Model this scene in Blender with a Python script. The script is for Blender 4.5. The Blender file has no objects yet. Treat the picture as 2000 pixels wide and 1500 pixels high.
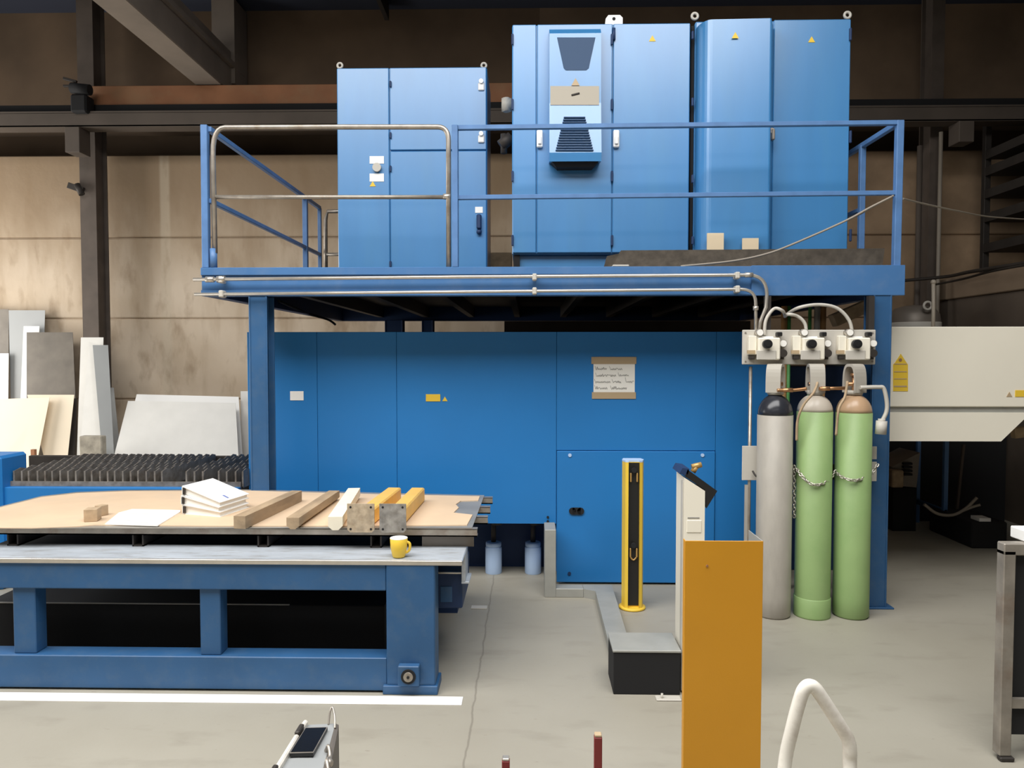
import bpy, bmesh, math, random
from mathutils import Vector, Matrix, Euler
random.seed(7)
PI = math.pi
C = bpy.context.scene.collection
SC = bpy.context.scene

# ------------------------------------------------------------------ camera
F = 1450.0
H = 1.7
cam_data = bpy.data.cameras.new('camera')
cam = bpy.data.objects.new('camera', cam_data); C.objects.link(cam)
cam_data.sensor_width = 36.0
cam_data.lens = F / 2000.0 * 36.0
cam_data.clip_start = 0.05
cam.location = (0, 0, H)
cam.rotation_euler = (math.radians(90 - 2.13), 0, math.radians(1.22))
SC.camera = cam
RM = cam.rotation_euler.to_matrix()
O = Vector((0, 0, H))

def ray(px, py):
    return RM @ Vector(((px - 1000) / F, (750 - py) / F, -1.0))
def P(px, py, Y):                       # point of the place seen at a pixel, on the plane y = Y
    d = ray(px, py); return O + d * (Y / d.y)
def G(px, py, z=0.0):                   # same, on a level plane
    d = ray(px, py); return O + d * ((z - H) / d.z)
def X(px, Y, py=700): return P(px, py, Y).x
def Z(py, Y, px=1000): return P(px, py, Y).z

# ------------------------------------------------------------------ materials
def mat(name, col, rough=0.5, metal=0.0, var=0.0, vscale=4.0, bump=0.0, bscale=60.0, dirt=None, dirt_amt=0.0, dscale=3.0, spec=0.5, stretch=(1, 1, 1), coat=0.0):
    m = bpy.data.materials.new(name); m.use_nodes = True
    nt = m.node_tree; N = nt.nodes; L = nt.links
    b = N['Principled BSDF']
    b.inputs['Roughness'].default_value = rough
    b.inputs['Metallic'].default_value = metal
    b.inputs['Specular IOR Level'].default_value = spec
    if coat: b.inputs['Coat Weight'].default_value = coat; b.inputs['Coat Roughness'].default_value = 0.3
    c = (col[0], col[1], col[2], 1)
    b.inputs['Base Color'].default_value = c
    geo = N.new('ShaderNodeNewGeometry')
    mp = N.new('ShaderNodeMapping'); mp.inputs['Scale'].default_value = stretch
    L.new(geo.outputs['Position'], mp.inputs['Vector'])
    out = None
    if var > 0:
        n = N.new('ShaderNodeTexNoise'); n.inputs['Scale'].default_value = vscale; n.inputs['Detail'].default_value = 6
        L.new(mp.outputs['Vector'], n.inputs['Vector'])
        r = N.new('ShaderNodeMapRange'); r.inputs['From Min'].default_value = 0.3; r.inputs['From Max'].default_value = 0.7
        r.inputs['To Min'].default_value = 1 - var; r.inputs['To Max'].default_value = 1 + var * 0.6
        L.new(n.outputs['Fac'], r.inputs['Value'])
        mx = N.new('ShaderNodeVectorMath'); mx.operation = 'SCALE'
        mx.inputs[0].default_value = col[:3]; L.new(r.outputs['Result'], mx.inputs['Scale'])
        out = mx.outputs['Vector']; L.new(out, b.inputs['Base Color'])
    if dirt is not None:
        n2 = N.new('ShaderNodeTexNoise'); n2.inputs['Scale'].default_value = dscale; n2.inputs['Detail'].default_value = 8; n2.inputs['Roughness'].default_value = 0.65
        L.new(mp.outputs['Vector'], n2.inputs['Vector'])
        r2 = N.new('ShaderNodeMapRange'); r2.inputs['From Min'].default_value = 0.48; r2.inputs['From Max'].default_value = 0.72
        r2.inputs['To Max'].default_value = dirt_amt; L.new(n2.outputs['Fac'], r2.inputs['Value'])
        mix = N.new('ShaderNodeMix'); mix.data_type = 'RGBA'
        L.new(r2.outputs['Result'], mix.inputs['Factor'])
        if out: L.new(out, mix.inputs['A'])
        else: mix.inputs['A'].default_value = c
        mix.inputs['B'].default_value = (dirt[0], dirt[1], dirt[2], 1)
        L.new(mix.outputs['Result'], b.inputs['Base Color'])
    if bump > 0:
        n3 = N.new('ShaderNodeTexNoise'); n3.inputs['Scale'].default_value = bscale; n3.inputs['Detail'].default_value = 4
        L.new(mp.outputs['Vector'], n3.inputs['Vector'])
        bp = N.new('ShaderNodeBump'); bp.inputs['Strength'].default_value = bump; bp.inputs['Distance'].default_value = 0.01
        L.new(n3.outputs['Fac'], bp.inputs['Height']); L.new(bp.outputs['Normal'], b.inputs['Normal'])
    return m

M = {}
M['blue'] = mat('machine_blue_paint', (0.018, 0.195, 0.53), 0.42, var=0.05, vscale=1.5)
M['cab'] = mat('cabinet_blue_paint', (0.045, 0.23, 0.52), 0.36, var=0.06, vscale=2.0, spec=1.0, coat=.6, dirt=(0.07, 0.26, 0.47), dirt_amt=0.35, dscale=1.2, stretch=(3, 3, .6))
M['frame'] = mat('frame_blue_paint', (0.026, 0.10, 0.235), 0.5, var=0.12, vscale=3, dirt=(0.07, 0.13, 0.22), dirt_amt=0.5, dscale=9, bump=.05)
M['plat'] = mat('platform_blue_paint', (0.06, 0.17, 0.38), 0.45, var=0.1, vscale=2, dirt=(0.13, 0.22, 0.38), dirt_amt=0.5, dscale=5)
M['rail'] = mat('rail_blue_paint', (0.09, 0.20, 0.42), 0.45, var=0.15, vscale=9)
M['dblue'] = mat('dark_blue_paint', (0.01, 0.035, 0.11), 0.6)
M['steel'] = mat('bare_steel', (0.42, 0.38, 0.33), 0.38, 0.6, var=0.2, vscale=12, dirt=(0.2, 0.12, 0.07), dirt_amt=.5, dscale=10)
M['steel2'] = mat('bright_steel', (0.60, 0.56, 0.50), 0.3, 0.7, var=0.1, vscale=14)
M['toptable'] = mat('worn_table_steel', (0.55, 0.60, 0.66), 0.38, 0.2, var=0.2, vscale=3, dirt=(0.22, 0.2, 0.17), dirt_amt=.7, dscale=6, stretch=(1, 5, 1))
M['grey'] = mat('grey_paint', (0.40, 0.38, 0.34), 0.55, var=0.08, vscale=5)
M['lgrey'] = mat('light_grey_paint', (0.56, 0.53, 0.47), 0.5, var=0.05, vscale=5)
M['cylgrey'] = mat('cylinder_grey_paint', (0.40, 0.37, 0.32), 0.5, var=0.1, vscale=6, stretch=(3, 3, 1))
M['white'] = mat('white_cover_paint', (0.88, 0.83, 0.70), 0.5, var=0.03, vscale=2)
M['purewhite'] = mat('white_sheet', (0.92, 0.91, 0.88), 0.5)
M['paper'] = mat('paper', (0.93, 0.91, 0.85), 0.8)
M['ink'] = mat('ink', (0.30, 0.29, 0.27), 0.8)
M['inkblue'] = mat('ink_blue', (0.15, 0.2, 0.45), 0.8)
M['tape'] = mat('brown_tape', (0.48, 0.36, 0.22), 0.5)
M['black'] = mat('black_plastic', (0.013, 0.013, 0.013), 0.45)
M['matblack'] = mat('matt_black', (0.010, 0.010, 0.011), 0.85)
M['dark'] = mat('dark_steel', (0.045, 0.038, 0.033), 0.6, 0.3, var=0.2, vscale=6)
M['slat'] = mat('slat_steel', (0.27, 0.245, 0.215), 0.5, 0.2, var=0.3, vscale=15, dirt=(0.10, .06, .03), dirt_amt=.6, dscale=20)
M['green'] = mat('green_paint', (0.28, 0.41, 0.165), 0.5, var=0.06, vscale=5, dirt=(0.22, 0.36, 0.13), dirt_amt=.5, dscale=7)
M['shoulder_grey'] = mat('pale_shoulder_paint', (0.55, 0.49, 0.41), 0.35, var=.05)
M['shoulder_tan'] = mat('tan_shoulder_paint', (0.50, 0.33, 0.20), 0.3, var=.08, vscale=8)
M['shoulder_dark'] = mat('dark_shoulder_paint', (0.03, 0.032, 0.04), 0.22, var=.1)
M['cap'] = mat('guard_grey', (0.46, 0.43, 0.37), 0.5)
M['yellow'] = mat('yellow_paint', (0.86, 0.58, 0.06), 0.45, var=0.04, vscale=6)
M['yellow2'] = mat('post_yellow_paint', (0.83, 0.50, 0.10), 0.45, var=0.08, vscale=8, dirt=(.6, .45, .2), dirt_amt=.4, dscale=20)
M['sticker'] = mat('sticker_yellow', (0.83, 0.56, 0.05), 0.5)
M['orange'] = mat('orange_panel_paint', (0.66, 0.30, 0.012), 0.42, var=0.05, vscale=2.5, bump=.04, bscale=200)
M['copper'] = mat('copper', (0.55, 0.30, 0.15), 0.35, 0.8)
M['orangehose'] = mat('orange_hose', (0.48, 0.26, 0.10), 0.5)
M['greenhose'] = mat('green_hose', (0.10, 0.36, 0.10), 0.5)
M['canister'] = mat('pale_blue_plastic', (0.50, 0.66, 0.92), 0.45, var=.05)
M['wood'] = mat('weathered_wood', (0.48, 0.35, 0.22), 0.75, var=0.25, vscale=14, bump=.15, stretch=(1, .25, 1))
M['wood2'] = mat('grey_weathered_wood', (0.40, 0.29, 0.18), 0.8, var=0.3, vscale=14, bump=.15, stretch=(1, .25, 1))
M['whitewood'] = mat('pale_wood', (0.85, 0.78, 0.62), 0.7, var=.06, vscale=8)
M['card'] = mat('brown_cardboard', (0.66, 0.49, 0.33), 0.85, var=0.08, vscale=3, dirt=(.56, .44, .32), dirt_amt=.5, dscale=4)
M['card2'] = mat('pale_cardboard', (0.80, 0.66, 0.46), 0.85)
M['sheetsteel'] = mat('sheet_steel', (0.42, 0.40, 0.36), 0.4, 0.5, var=.15, vscale=5)
M['plategrey'] = mat('stained_end_plate', (0.33, 0.31, 0.28), 0.6, 0.2, var=.35, vscale=25, dirt=(.16, .13, .1), dirt_amt=.5, dscale=30)
M['platetan'] = mat('tan_end_plate', (0.50, 0.40, 0.28), 0.6, var=.3, vscale=25, dirt=(.25, .16, .08), dirt_amt=.5, dscale=30)
M['red'] = mat('red_paint', (0.20, 0.018, 0.018), 0.5)
M['tubewhite'] = mat('white_tube_paint', (0.80, 0.76, 0.68), 0.4, var=.03, dirt=(.35, .27, .2), dirt_amt=.5, dscale=12)
M['screen'] = mat('phone_glass', (0.006, 0.006, 0.007), 0.25, spec=.15)
M['brass'] = mat('brass_knob', (0.55, 0.34, 0.12), 0.35, 0.3)
M['rust'] = mat('rust_orange_paint', (0.34, 0.15, 0.07), 0.75, var=.2, vscale=3, dirt=(.3, .19, .10), dirt_amt=.8, dscale=1.6)
M['hallsteel'] = mat('hall_column_paint', (0.105, 0.082, 0.066), 0.75, var=.2, vscale=5)
M['hallrail'] = mat('crane_rail_paint', (0.095, 0.075, 0.06), 0.75, var=.15, vscale=3)
M['roofbeam'] = mat('roof_beam_concrete', (0.22, 0.18, 0.145), 0.85, var=.15, vscale=3)
M['cable'] = mat('pale_cable', (0.30, 0.26, 0.21), 0.6)
M['mesh'] = mat('dusty_mat', (0.10, 0.083, 0.064), 0.9, var=.3, vscale=18, bump=.3, bscale=40)
M['cream'] = mat('cream_sheet', (0.88, 0.76, 0.58), 0.4, var=.05, vscale=2)
M['s_brown'] = mat('brown_grey_sheet', (0.14, 0.122, 0.10), 0.4, 0.3, var=.2, vscale=6)
M['s_blue'] = mat('blue_grey_sheet', (0.36, 0.37, 0.37), 0.5, 0.1, var=.05, vscale=2)
M['s_grey'] = mat('mid_grey_sheet', (0.28, 0.29, 0.29), 0.5, 0.1, var=.05)
M['s_white'] = mat('chalk_sheet', (0.76, 0.745, 0.70), 0.55, var=.04, vscale=6)
M['concrete'] = mat('rough_block', (0.40, 0.36, 0.29), 0.9, var=.3, vscale=12, bump=.3)
M['tank'] = mat('tank_steel', (0.22, 0.19, 0.16), 0.5, 0.3, var=.1)
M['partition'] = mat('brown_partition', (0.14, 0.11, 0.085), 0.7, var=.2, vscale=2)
M['partition2'] = mat('tan_side_beam', (0.30, 0.22, 0.15), 0.7, var=.2, vscale=2)
M['wornframe'] = mat('worn_frame_steel', (0.30, 0.27, 0.23), 0.5, .3, var=.3, vscale=10, dirt=(.18, .1, .06), dirt_amt=.6, dscale=6)
M['device'] = mat('device_grey', (0.29, 0.30, 0.30), 0.5, var=.03)
M['device2'] = mat('device_side', (0.12, 0.105, 0.09), 0.6)
M['acdark'] = mat('grille_dark_blue', (0.02, 0.06, 0.14), 0.6)
M['acplate'] = mat('dusty_plate', (0.42, 0.38, 0.31), 0.6)
M['ductgrey'] = mat('trunking_grey', (0.36, 0.36, 0.33), 0.45, 0.1, var=.1, vscale=8)

# floor
def floor_mat():
    m = bpy.data.materials.new('floor_concrete'); m.use_nodes = True
    nt = m.node_tree; N = nt.nodes; L = nt.links; b = N['Principled BSDF']
    b.inputs['Roughness'].default_value = 0.55
    geo = N.new('ShaderNodeNewGeometry')
    def noise(sc, det, st=(1, 1, 1)):
        mp = N.new('ShaderNodeMapping'); mp.inputs['Scale'].default_value = st
        L.new(geo.outputs['Position'], mp.inputs['Vector'])
        n = N.new('ShaderNodeTexNoise'); n.inputs['Scale'].default_value = sc; n.inputs['Detail'].default_value = det
        L.new(mp.outputs['Vector'], n.inputs['Vector']); return n.outputs['Fac']
    def mixc(f, a, bcol):
        mx = N.new('ShaderNodeMix'); mx.data_type = 'RGBA'
        L.new(f, mx.inputs['Factor'])
        if isinstance(a, tuple): mx.inputs['A'].default_value = a
        else: L.new(a, mx.inputs['A'])
        mx.inputs['B'].default_value = bcol; return mx.outputs['Result']
    def rng(v, a, b_, t0=0, t1=1):
        r = N.new('ShaderNodeMapRange'); r.inputs['From Min'].default_value = a; r.inputs['From Max'].default_value = b_
        r.inputs['To Min'].default_value = t0; r.inputs['To Max'].default_value = t1
        L.new(v, r.inputs['Value']); return r.outputs['Result']
    c = mixc(rng(noise(0.9, 6), .35, .65), (0.32, 0.295, 0.24, 1), (0.37, 0.345, 0.285, 1))
    c = mixc(rng(noise(3.0, 8, (1, 2.5, 1)), .55, .75, 0, .5), c, (0.25, 0.225, 0.18, 1))
    c = mixc(rng(noise(30, 3, (.6, 2, 1)), .70, .76, 0, .45), c, (0.20, 0.17, 0.13, 1))
    # saw-cut joint running away from the camera
    sep = N.new('ShaderNodeSeparateXYZ'); L.new(geo.outputs['Position'], sep.inputs['Vector'])
    x0 = G(945, 1250).x
    mth = N.new('ShaderNodeMath'); mth.operation = 'SUBTRACT'; L.new(sep.outputs['X'], mth.inputs[0]); mth.inputs[1].default_value = x0
    nn = N.new('ShaderNodeMath'); nn.operation = 'MULTIPLY_ADD'; L.new(noise(7, 3), nn.inputs[0]); nn.inputs[1].default_value = 0.03; L.new(mth.outputs[0], nn.inputs[2])
    ab = N.new('ShaderNodeMath'); ab.operation = 'SUBTRACT'; L.new(nn.outputs[0], ab.inputs[0]); ab.inputs[1].default_value = 0.015
    ab2 = N.new('ShaderNodeMath'); ab2.operation = 'ABSOLUTE'; L.new(ab.outputs[0], ab2.inputs[0])
    c = mixc(rng(ab2.outputs[0], .002, .007, .55, 0), c, (0.16, 0.14, 0.11, 1))
    L.new(c, b.inputs['Base Color'])
    bp = N.new('ShaderNodeBump'); bp.inputs['Strength'].default_value = .08; bp.inputs['Distance'].default_value = .01
    L.new(noise(40, 4), bp.inputs['Height']); L.new(bp.outputs['Normal'], b.inputs['Normal'])
    return m
M['floor'] = floor_mat()

def wall_mat():
    m = bpy.data.materials.new('precast_wall'); m.use_nodes = True
    nt = m.node_tree; N = nt.nodes; L = nt.links; b = N['Principled BSDF']
    b.inputs['Roughness'].default_value = 0.9
    geo = N.new('ShaderNodeNewGeometry')
    def noise(sc, det, st=(1, 1, 1)):
        mp = N.new('ShaderNodeMapping'); mp.inputs['Scale'].default_value = st
        L.new(geo.outputs['Position'], mp.inputs['Vector'])
        n = N.new('ShaderNodeTexNoise'); n.inputs['Scale'].default_value = sc; n.inputs['Detail'].default_value = det
        L.new(mp.outputs['Vector'], n.inputs['Vector']); return n.outputs['Fac']
    def mixc(f, a, bcol):
        mx = N.new('ShaderNodeMix'); mx.data_type = 'RGBA'; L.new(f, mx.inputs['Factor'])
        if isinstance(a, tuple): mx.inputs['A'].default_value = a
        else: L.new(a, mx.inputs['A'])
        if isinstance(bcol, tuple): mx.inputs['B'].default_value = bcol
        else: L.new(bcol, mx.inputs['B'])
        return mx.outputs['Result']
    def rng(v, a, b_, t0=0, t1=1):
        r = N.new('ShaderNodeMapRange'); r.inputs['From Min'].default_value = a; r.inputs['From Max'].default_value = b_
        r.inputs['To Min'].default_value = t0; r.inputs['To Max'].default_value = t1
        L.new(v, r.inputs['Value']); return r.outputs['Result']
    base = mixc(rng(noise(1.2, 6), .35, .65), (0.55, 0.44, 0.32, 1), (0.66, 0.55, 0.425, 1))
    base = mixc(rng(noise(2.2, 8, (1.6, 1, .35)), .5, .72, 0, .6), base, (0.34, 0.24, 0.145, 1))
    # height mix: the higher panels are coloured darker, with a ragged boundary
    sep = N.new('ShaderNodeSeparateXYZ'); L.new(geo.outputs['Position'], sep.inputs['Vector'])
    zz = N.new('ShaderNodeMath'); zz.operation = 'MULTIPLY_ADD'; L.new(noise(1.1, 5, (1.5, 1, .5)), zz.inputs[0]); zz.inputs[1].default_value = 1.6; L.new(sep.outputs['Z'], zz.inputs[2])
    base = mixc(rng(zz.outputs[0], 3.2, 4.5, 0, .8), base, (0.25, 0.165, 0.09, 1))
    # pale vertical mortar joint
    x0 = P(322, 400, 9.3).x
    s = N.new('ShaderNodeMath'); s.operation = 'SUBTRACT'; L.new(sep.outputs['X'], s.inputs[0]); s.inputs[1].default_value = x0
    a = N.new('ShaderNodeMath'); a.operation = 'ABSOLUTE'; L.new(s.outputs[0], a.inputs[0])
    base = mixc(rng(a.outputs[0], .045, .075, .55, 0), base, (0.58, 0.49, 0.37, 1))
    base = mixc(rng(noise(5, 8, (1.2, 1, .5)), .52, .70, 0, .6), base, (0.31, 0.22, 0.14, 1))
    L.new(base, b.inputs['Base Color'])
    bp = N.new('ShaderNodeBump'); bp.inputs['Strength'].default_value = .25; bp.inputs['Distance'].default_value = .02
    L.new(noise(8, 6), bp.inputs['Height']); L.new(bp.outputs['Normal'], b.inputs['Normal'])
    return m
M['wall'] = wall_mat()
M['upperwall'] = mat('brown_upper_wall', (0.15, 0.10, 0.062), 0.9, var=.3, vscale=1.2)  # dark brown tone for the wall above the slot
M['upperright'] = mat('brown_right_wall', (0.40, 0.275, 0.17), 0.9, var=.35, vscale=1.5, dirt=(.18, .12, .075), dirt_amt=.6, dscale=1)  # browner and darker than the wall panels further left
M['ceiling'] = mat('dark_roof', (0.03, 0.036, 0.06), 0.9)

# ------------------------------------------------------------------ mesh building
class MB:
    def __init__(s): s.bm = bmesh.new()
    def _merge(s, t):
        me = bpy.data.meshes.new('t'); t.to_mesh(me); t.free()
        s.bm.from_mesh(me); bpy.data.meshes.remove(me)
    def box(s, x0, x1, y0, y1, z0, z1, bev=0.0, seg=1):
        t = bmesh.new(); bmesh.ops.create_cube(t, size=1)
        sx, sy, sz = abs(x1 - x0), abs(y1 - y0), abs(z1 - z0)
        for v in t.verts: v.co = Vector(((x0 + x1) / 2 + v.co.x * sx, (y0 + y1) / 2 + v.co.y * sy, (z0 + z1) / 2 + v.co.z * sz))
        if bev > 0:
            bmesh.ops.bevel(t, geom=t.edges[:], offset=min(bev, .45 * min(sx, sy, sz)), segments=seg, affect='EDGES', profile=.5)
        s._merge(t); return s
    def obox(s, c, size, rot=None, bev=0.0):
        t = bmesh.new(); bmesh.ops.create_cube(t, size=1)
        for v in t.verts: v.co = Vector((v.co.x * size[0], v.co.y * size[1], v.co.z * size[2]))
        if bev > 0: bmesh.ops.bevel(t, geom=t.edges[:], offset=min(bev, .45 * min(size)), segments=1, affect='EDGES')
        R = rot if rot is not None else Matrix.Identity(3)
        for v in t.verts: v.co = Vector(c) + R @ v.co
        s._merge(t); return s
    def bar(s, a, b, w, h, bev=0.003, up=Vector((0, 0, 1))):  # box along a->b (centre line)
        a = Vector(a); b = Vector(b); d = (b - a); L = d.length; y = d.normalized()
        x = y.cross(up)
        if x.length < 1e-4: x = Vector((1, 0, 0))
        x.normalize(); z = x.cross(y)
        R = Matrix((x, y, z)).transposed()
        return s.obox((a + b) / 2, (w, L, h), R, bev)
    def cyl(s, a, b, r, r2=None, seg=20, bev=0):
        a = Vector(a); b = Vector(b); r2 = r if r2 is None else r2
        t = bmesh.new(); d = b - a
        bmesh.ops.create_cone(t, cap_ends=True, segments=seg, radius1=r, radius2=r2, depth=d.length)
        q = Vector((0, 0, 1)).rotation_difference(d.normalized())
        for v in t.verts: v.co = q @ v.co + (a + b) / 2
        for f in t.faces: f.smooth = len(f.verts) == 4
        s._merge(t); return s
    def sph(s, c, r, sc=(1, 1, 1), seg=16):
        t = bmesh.new(); bmesh.ops.create_uvsphere(t, u_segments=seg, v_segments=seg // 2 + 2, radius=r)
        for v in t.verts: v.co = Vector(c) + Vector((v.co.x * sc[0], v.co.y * sc[1], v.co.z * sc[2]))
        for f in t.faces: f.smooth = True
        s._merge(t); return s
    def prism(s, pts, ext):
        t = bmesh.new(); ext = Vector(ext)
        a = [t.verts.new(Vector(p)) for p in pts]; b = [t.verts.new(Vector(p) + ext) for p in pts]
        t.faces.new(a); t.faces.new(b[::-1]); n = len(a)
        for i in range(n): t.faces.new((a[i], b[i], b[(i + 1) % n], a[(i + 1) % n]))
        bmesh.ops.recalc_face_normals(t, faces=t.faces[:])
        s._merge(t); return s
    def hexa(s, lo, hi):
        t = bmesh.new(); a = [t.verts.new(Vector(p)) for p in lo]; b = [t.verts.new(Vector(p)) for p in hi]
        t.faces.new(a); t.faces.new(b[::-1]); n = len(a)
        for i in range(n): t.faces.new((a[i], b[i], b[(i + 1) % n], a[(i + 1) % n]))
        bmesh.ops.recalc_face_normals(t, faces=t.faces[:]); s._merge(t); return s
    def lathe(s, prof, c=(0, 0, 0), seg=32, cap=True):
        t = bmesh.new(); c = Vector(c); rings = []
        for r, z in prof:
            if r < 1e-6: rings.append([t.verts.new(c + Vector((0, 0, z)))])
            else: rings.append([t.verts.new(c + Vector((r * math.cos(2 * PI * i / seg), r * math.sin(2 * PI * i / seg), z))) for i in range(seg)])
        for A, B in zip(rings, rings[1:]):
            for i in range(seg):
                j = (i + 1) % seg
                if len(A) == 1: f = t.faces.new((A[0], B[i], B[j]))
                elif len(B) == 1: f = t.faces.new((A[i], A[j], B[0]))
                else: f = t.faces.new((A[i], A[j], B[j], B[i]))
                f.smooth = True
        if cap:
            if len(rings[0]) > 1: t.faces.new(rings[0][::-1])
            if len(rings[-1]) > 1: t.faces.new(rings[-1])
        bmesh.ops.recalc_face_normals(t, faces=t.faces[:]); s._merge(t); return s
    def tube(s, pts, r, seg=10, smooth=True, sub=8, closed=False):
        pts = [Vector(p) for p in pts]
        if smooth and len(pts) > 2:
            q = []; n = len(pts)
            for i in range(n if closed else n - 1):
                g = (lambda k: pts[k % n]) if closed else (lambda k: pts[max(0, min(n - 1, k))])
                p0, p1, p2, p3 = g(i - 1), g(i), g(i + 1), g(i + 2)
                for k in range(sub):
                    u = k / sub
                    q.append(.5 * ((2 * p1) + (p2 - p0) * u + (2 * p0 - 5 * p1 + 4 * p2 - p3) * u * u + (3 * p1 - p0 - 3 * p2 + p3) * u ** 3))
            if not closed: q.append(pts[-1])
            pts = q
        t = bmesh.new(); rings = []; nrm = None; n = len(pts)
        for i, p in enumerate(pts):
            if closed: d = pts[(i + 1) % n] - pts[i - 1]
            else: d = (pts[min(n - 1, i + 1)] - pts[max(0, i - 1)])
            d = d.normalized()
            if nrm is None:
                nrm = d.orthogonal().normalized()
            nrm = (nrm - d * nrm.dot(d)).normalized(); bn = d.cross(nrm)
            rings.append([t.verts.new(p + r * (math.cos(2 * PI * k / seg) * nrm + math.sin(2 * PI * k / seg) * bn)) for k in range(seg)])
        rr = list(zip(rings, rings[1:])) + ([(rings[-1], rings[0])] if closed else [])
        for A, B in rr:
            for k in range(seg):
                f = t.faces.new((A[k], A[(k + 1) % seg], B[(k + 1) % seg], B[k])); f.smooth = True
        if not closed: t.faces.new(rings[0][::-1]); t.faces.new(rings[-1])
        bmesh.ops.recalc_face_normals(t, faces=t.faces[:]); s._merge(t); return s
    def build(s, name, m, parent=None):
        me = bpy.data.meshes.new(name)
        root = parent
        while root is not None and root.parent is not None: root = root.parent
        if root is not None: off = root.location.copy()
        else:
            xs = [v.co for v in s.bm.verts]
            off = Vector(((min(p.x for p in xs) + max(p.x for p in xs)) / 2, (min(p.y for p in xs) + max(p.y for p in xs)) / 2, min(p.z for p in xs)))
        for v in s.bm.verts: v.co -= off
        s.bm.to_mesh(me); s.bm.free()
        me.materials.append(m if not isinstance(m, str) else M[m])
        o = bpy.data.objects.new(name, me); C.objects.link(o)
        if parent is not None: o.parent = parent
        else: o.location = off
        return o

def thing(name, label, cat, loc, group=None):
    o = bpy.data.objects.new(name, None); C.objects.link(o); o.location = loc
    o.empty_display_size = .1
    o['label'] = label; o['category'] = cat
    if group: o['group'] = group
    return o
def tag(o, label, cat, group=None):
    o['label'] = label; o['category'] = cat
    if group: o['group'] = group
    return o
def struct(o): o['kind'] = 'structure'; return o
def relabel(o, l): o['label'] = l; return o
def copy_tree(o, parent=None):
    c = o.copy(); C.objects.link(c)
    if parent is not None: c.parent = parent
    for ch in [k for k in bpy.data.objects if k.parent is o]: copy_tree(ch, c)
    return c

# ------------------------------------------------------------------ the hall
struct(MB().box(-9, 9, -7, 11, -.1, 0).build('floor', 'floor'))
YW = 9.3
wm = MB()
zj = [0.0, Z(780, YW, 600), Z(622, YW, 600), Z(463, YW, 600), Z(300, YW, 600)]
xr = X(960, YW)
for a, b in zip(zj, zj[1:]):
    wm.box(-9, xr + .3, YW, YW + .25, a + .008, b - .008, .012)
wm.box(-9, xr + .3, YW + .03, YW + .25, 0, zj[-1] - .02)
struct(wm.build('wall_back', 'wall'))
wr = MB(); 
for a, b in zip(zj, zj[1:]): wr.box(xr + .3, 9, YW, YW + .25, a + .008, b - .008, .012)
wr.box(xr + .3, 9, YW + .03, YW + .25, 0, zj[-1] - .02)
struct(wr.build('wall_back_right', 'upperright'))
zu = Z(240, YW)
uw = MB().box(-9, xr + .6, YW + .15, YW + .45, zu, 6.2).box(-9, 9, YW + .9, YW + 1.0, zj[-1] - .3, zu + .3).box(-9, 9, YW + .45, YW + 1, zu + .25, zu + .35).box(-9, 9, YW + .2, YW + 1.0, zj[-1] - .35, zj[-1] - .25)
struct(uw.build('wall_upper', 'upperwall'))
M['upperwall2'] = mat('brown_upper_right_wall', (0.22, 0.15, 0.095), 0.9, var=.3, vscale=1.2)  # somewhat paler brown than the upper wall on the left
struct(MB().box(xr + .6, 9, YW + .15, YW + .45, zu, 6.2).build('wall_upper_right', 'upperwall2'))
cm = MB()
for a, b in ((-7, -6.2), (-4.6, -.6), (3.4, 11)): cm.box(-9, 9, a, b, 6.05, 6.2)
for a, b in ((-6.2, -4.6), (-.6, 3.4)): cm.box(-9, -7, a, b, 6.05, 6.2).box(3, 9, a, b, 6.05, 6.2)
struct(cm.build('ceiling', 'ceiling'))
M['sidewall'] = mat('side_wall', (0.12, 0.10, 0.08), 0.9, var=.2, vscale=1)
struct(MB().box(-9.2, -9, -7, 4.9, 0, 6.05).box(-9.2, -9, 9.0, 11, 0, 6.05).box(-9.2, -9, 4.9, 9.0, 3.7, 6.05).build('wall_left', 'sidewall'))
struct(MB().box(-9.18, -9.08, 4.85, 4.95, 0, 3.75).box(-9.18, -9.08, 8.95, 9.05, 0, 3.75).box(-9.18, -9.08, 4.85, 9.05, 3.65, 3.75).build('door_1', 'hallsteel'))
struct(MB().box(9, 9.2, -7, 11, 0, 6.05).build('wall_right', 'sidewall'))
struct(MB().box(-9, 9, -7.2, -7, 0, 6.05).build('wall_front', 'sidewall'))

# columns
YC = 8.9
def column(pxl, pxr, label, side):
    xa, xb = X(pxl, YC), X(pxr, YC)
    t = thing('steel_column', label, 'column', ((xa + xb) / 2, YC + .12, 0))
    MB().box(xa, xb, YC, YC + .018, 0, 6.0).build('front_flange', 'hallsteel', t)
    MB().box(xa, xb, YC + .235, YC + .255, 0, 6.0).build('rear_flange', 'hallsteel', t)
    xm = xb - .05 if side > 0 else xa + .05
    MB().box(xm - .008, xm + .008, YC + .018, YC + .235, 0, 6.0).build('web', 'hallsteel', t)
    return t
column(163, 194, 'dark steel column left of the platform, behind the leaning sheets', 1)
column(1808, 1832, 'dark steel column in the shadow right of the platform, beside pipes', -1)

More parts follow.
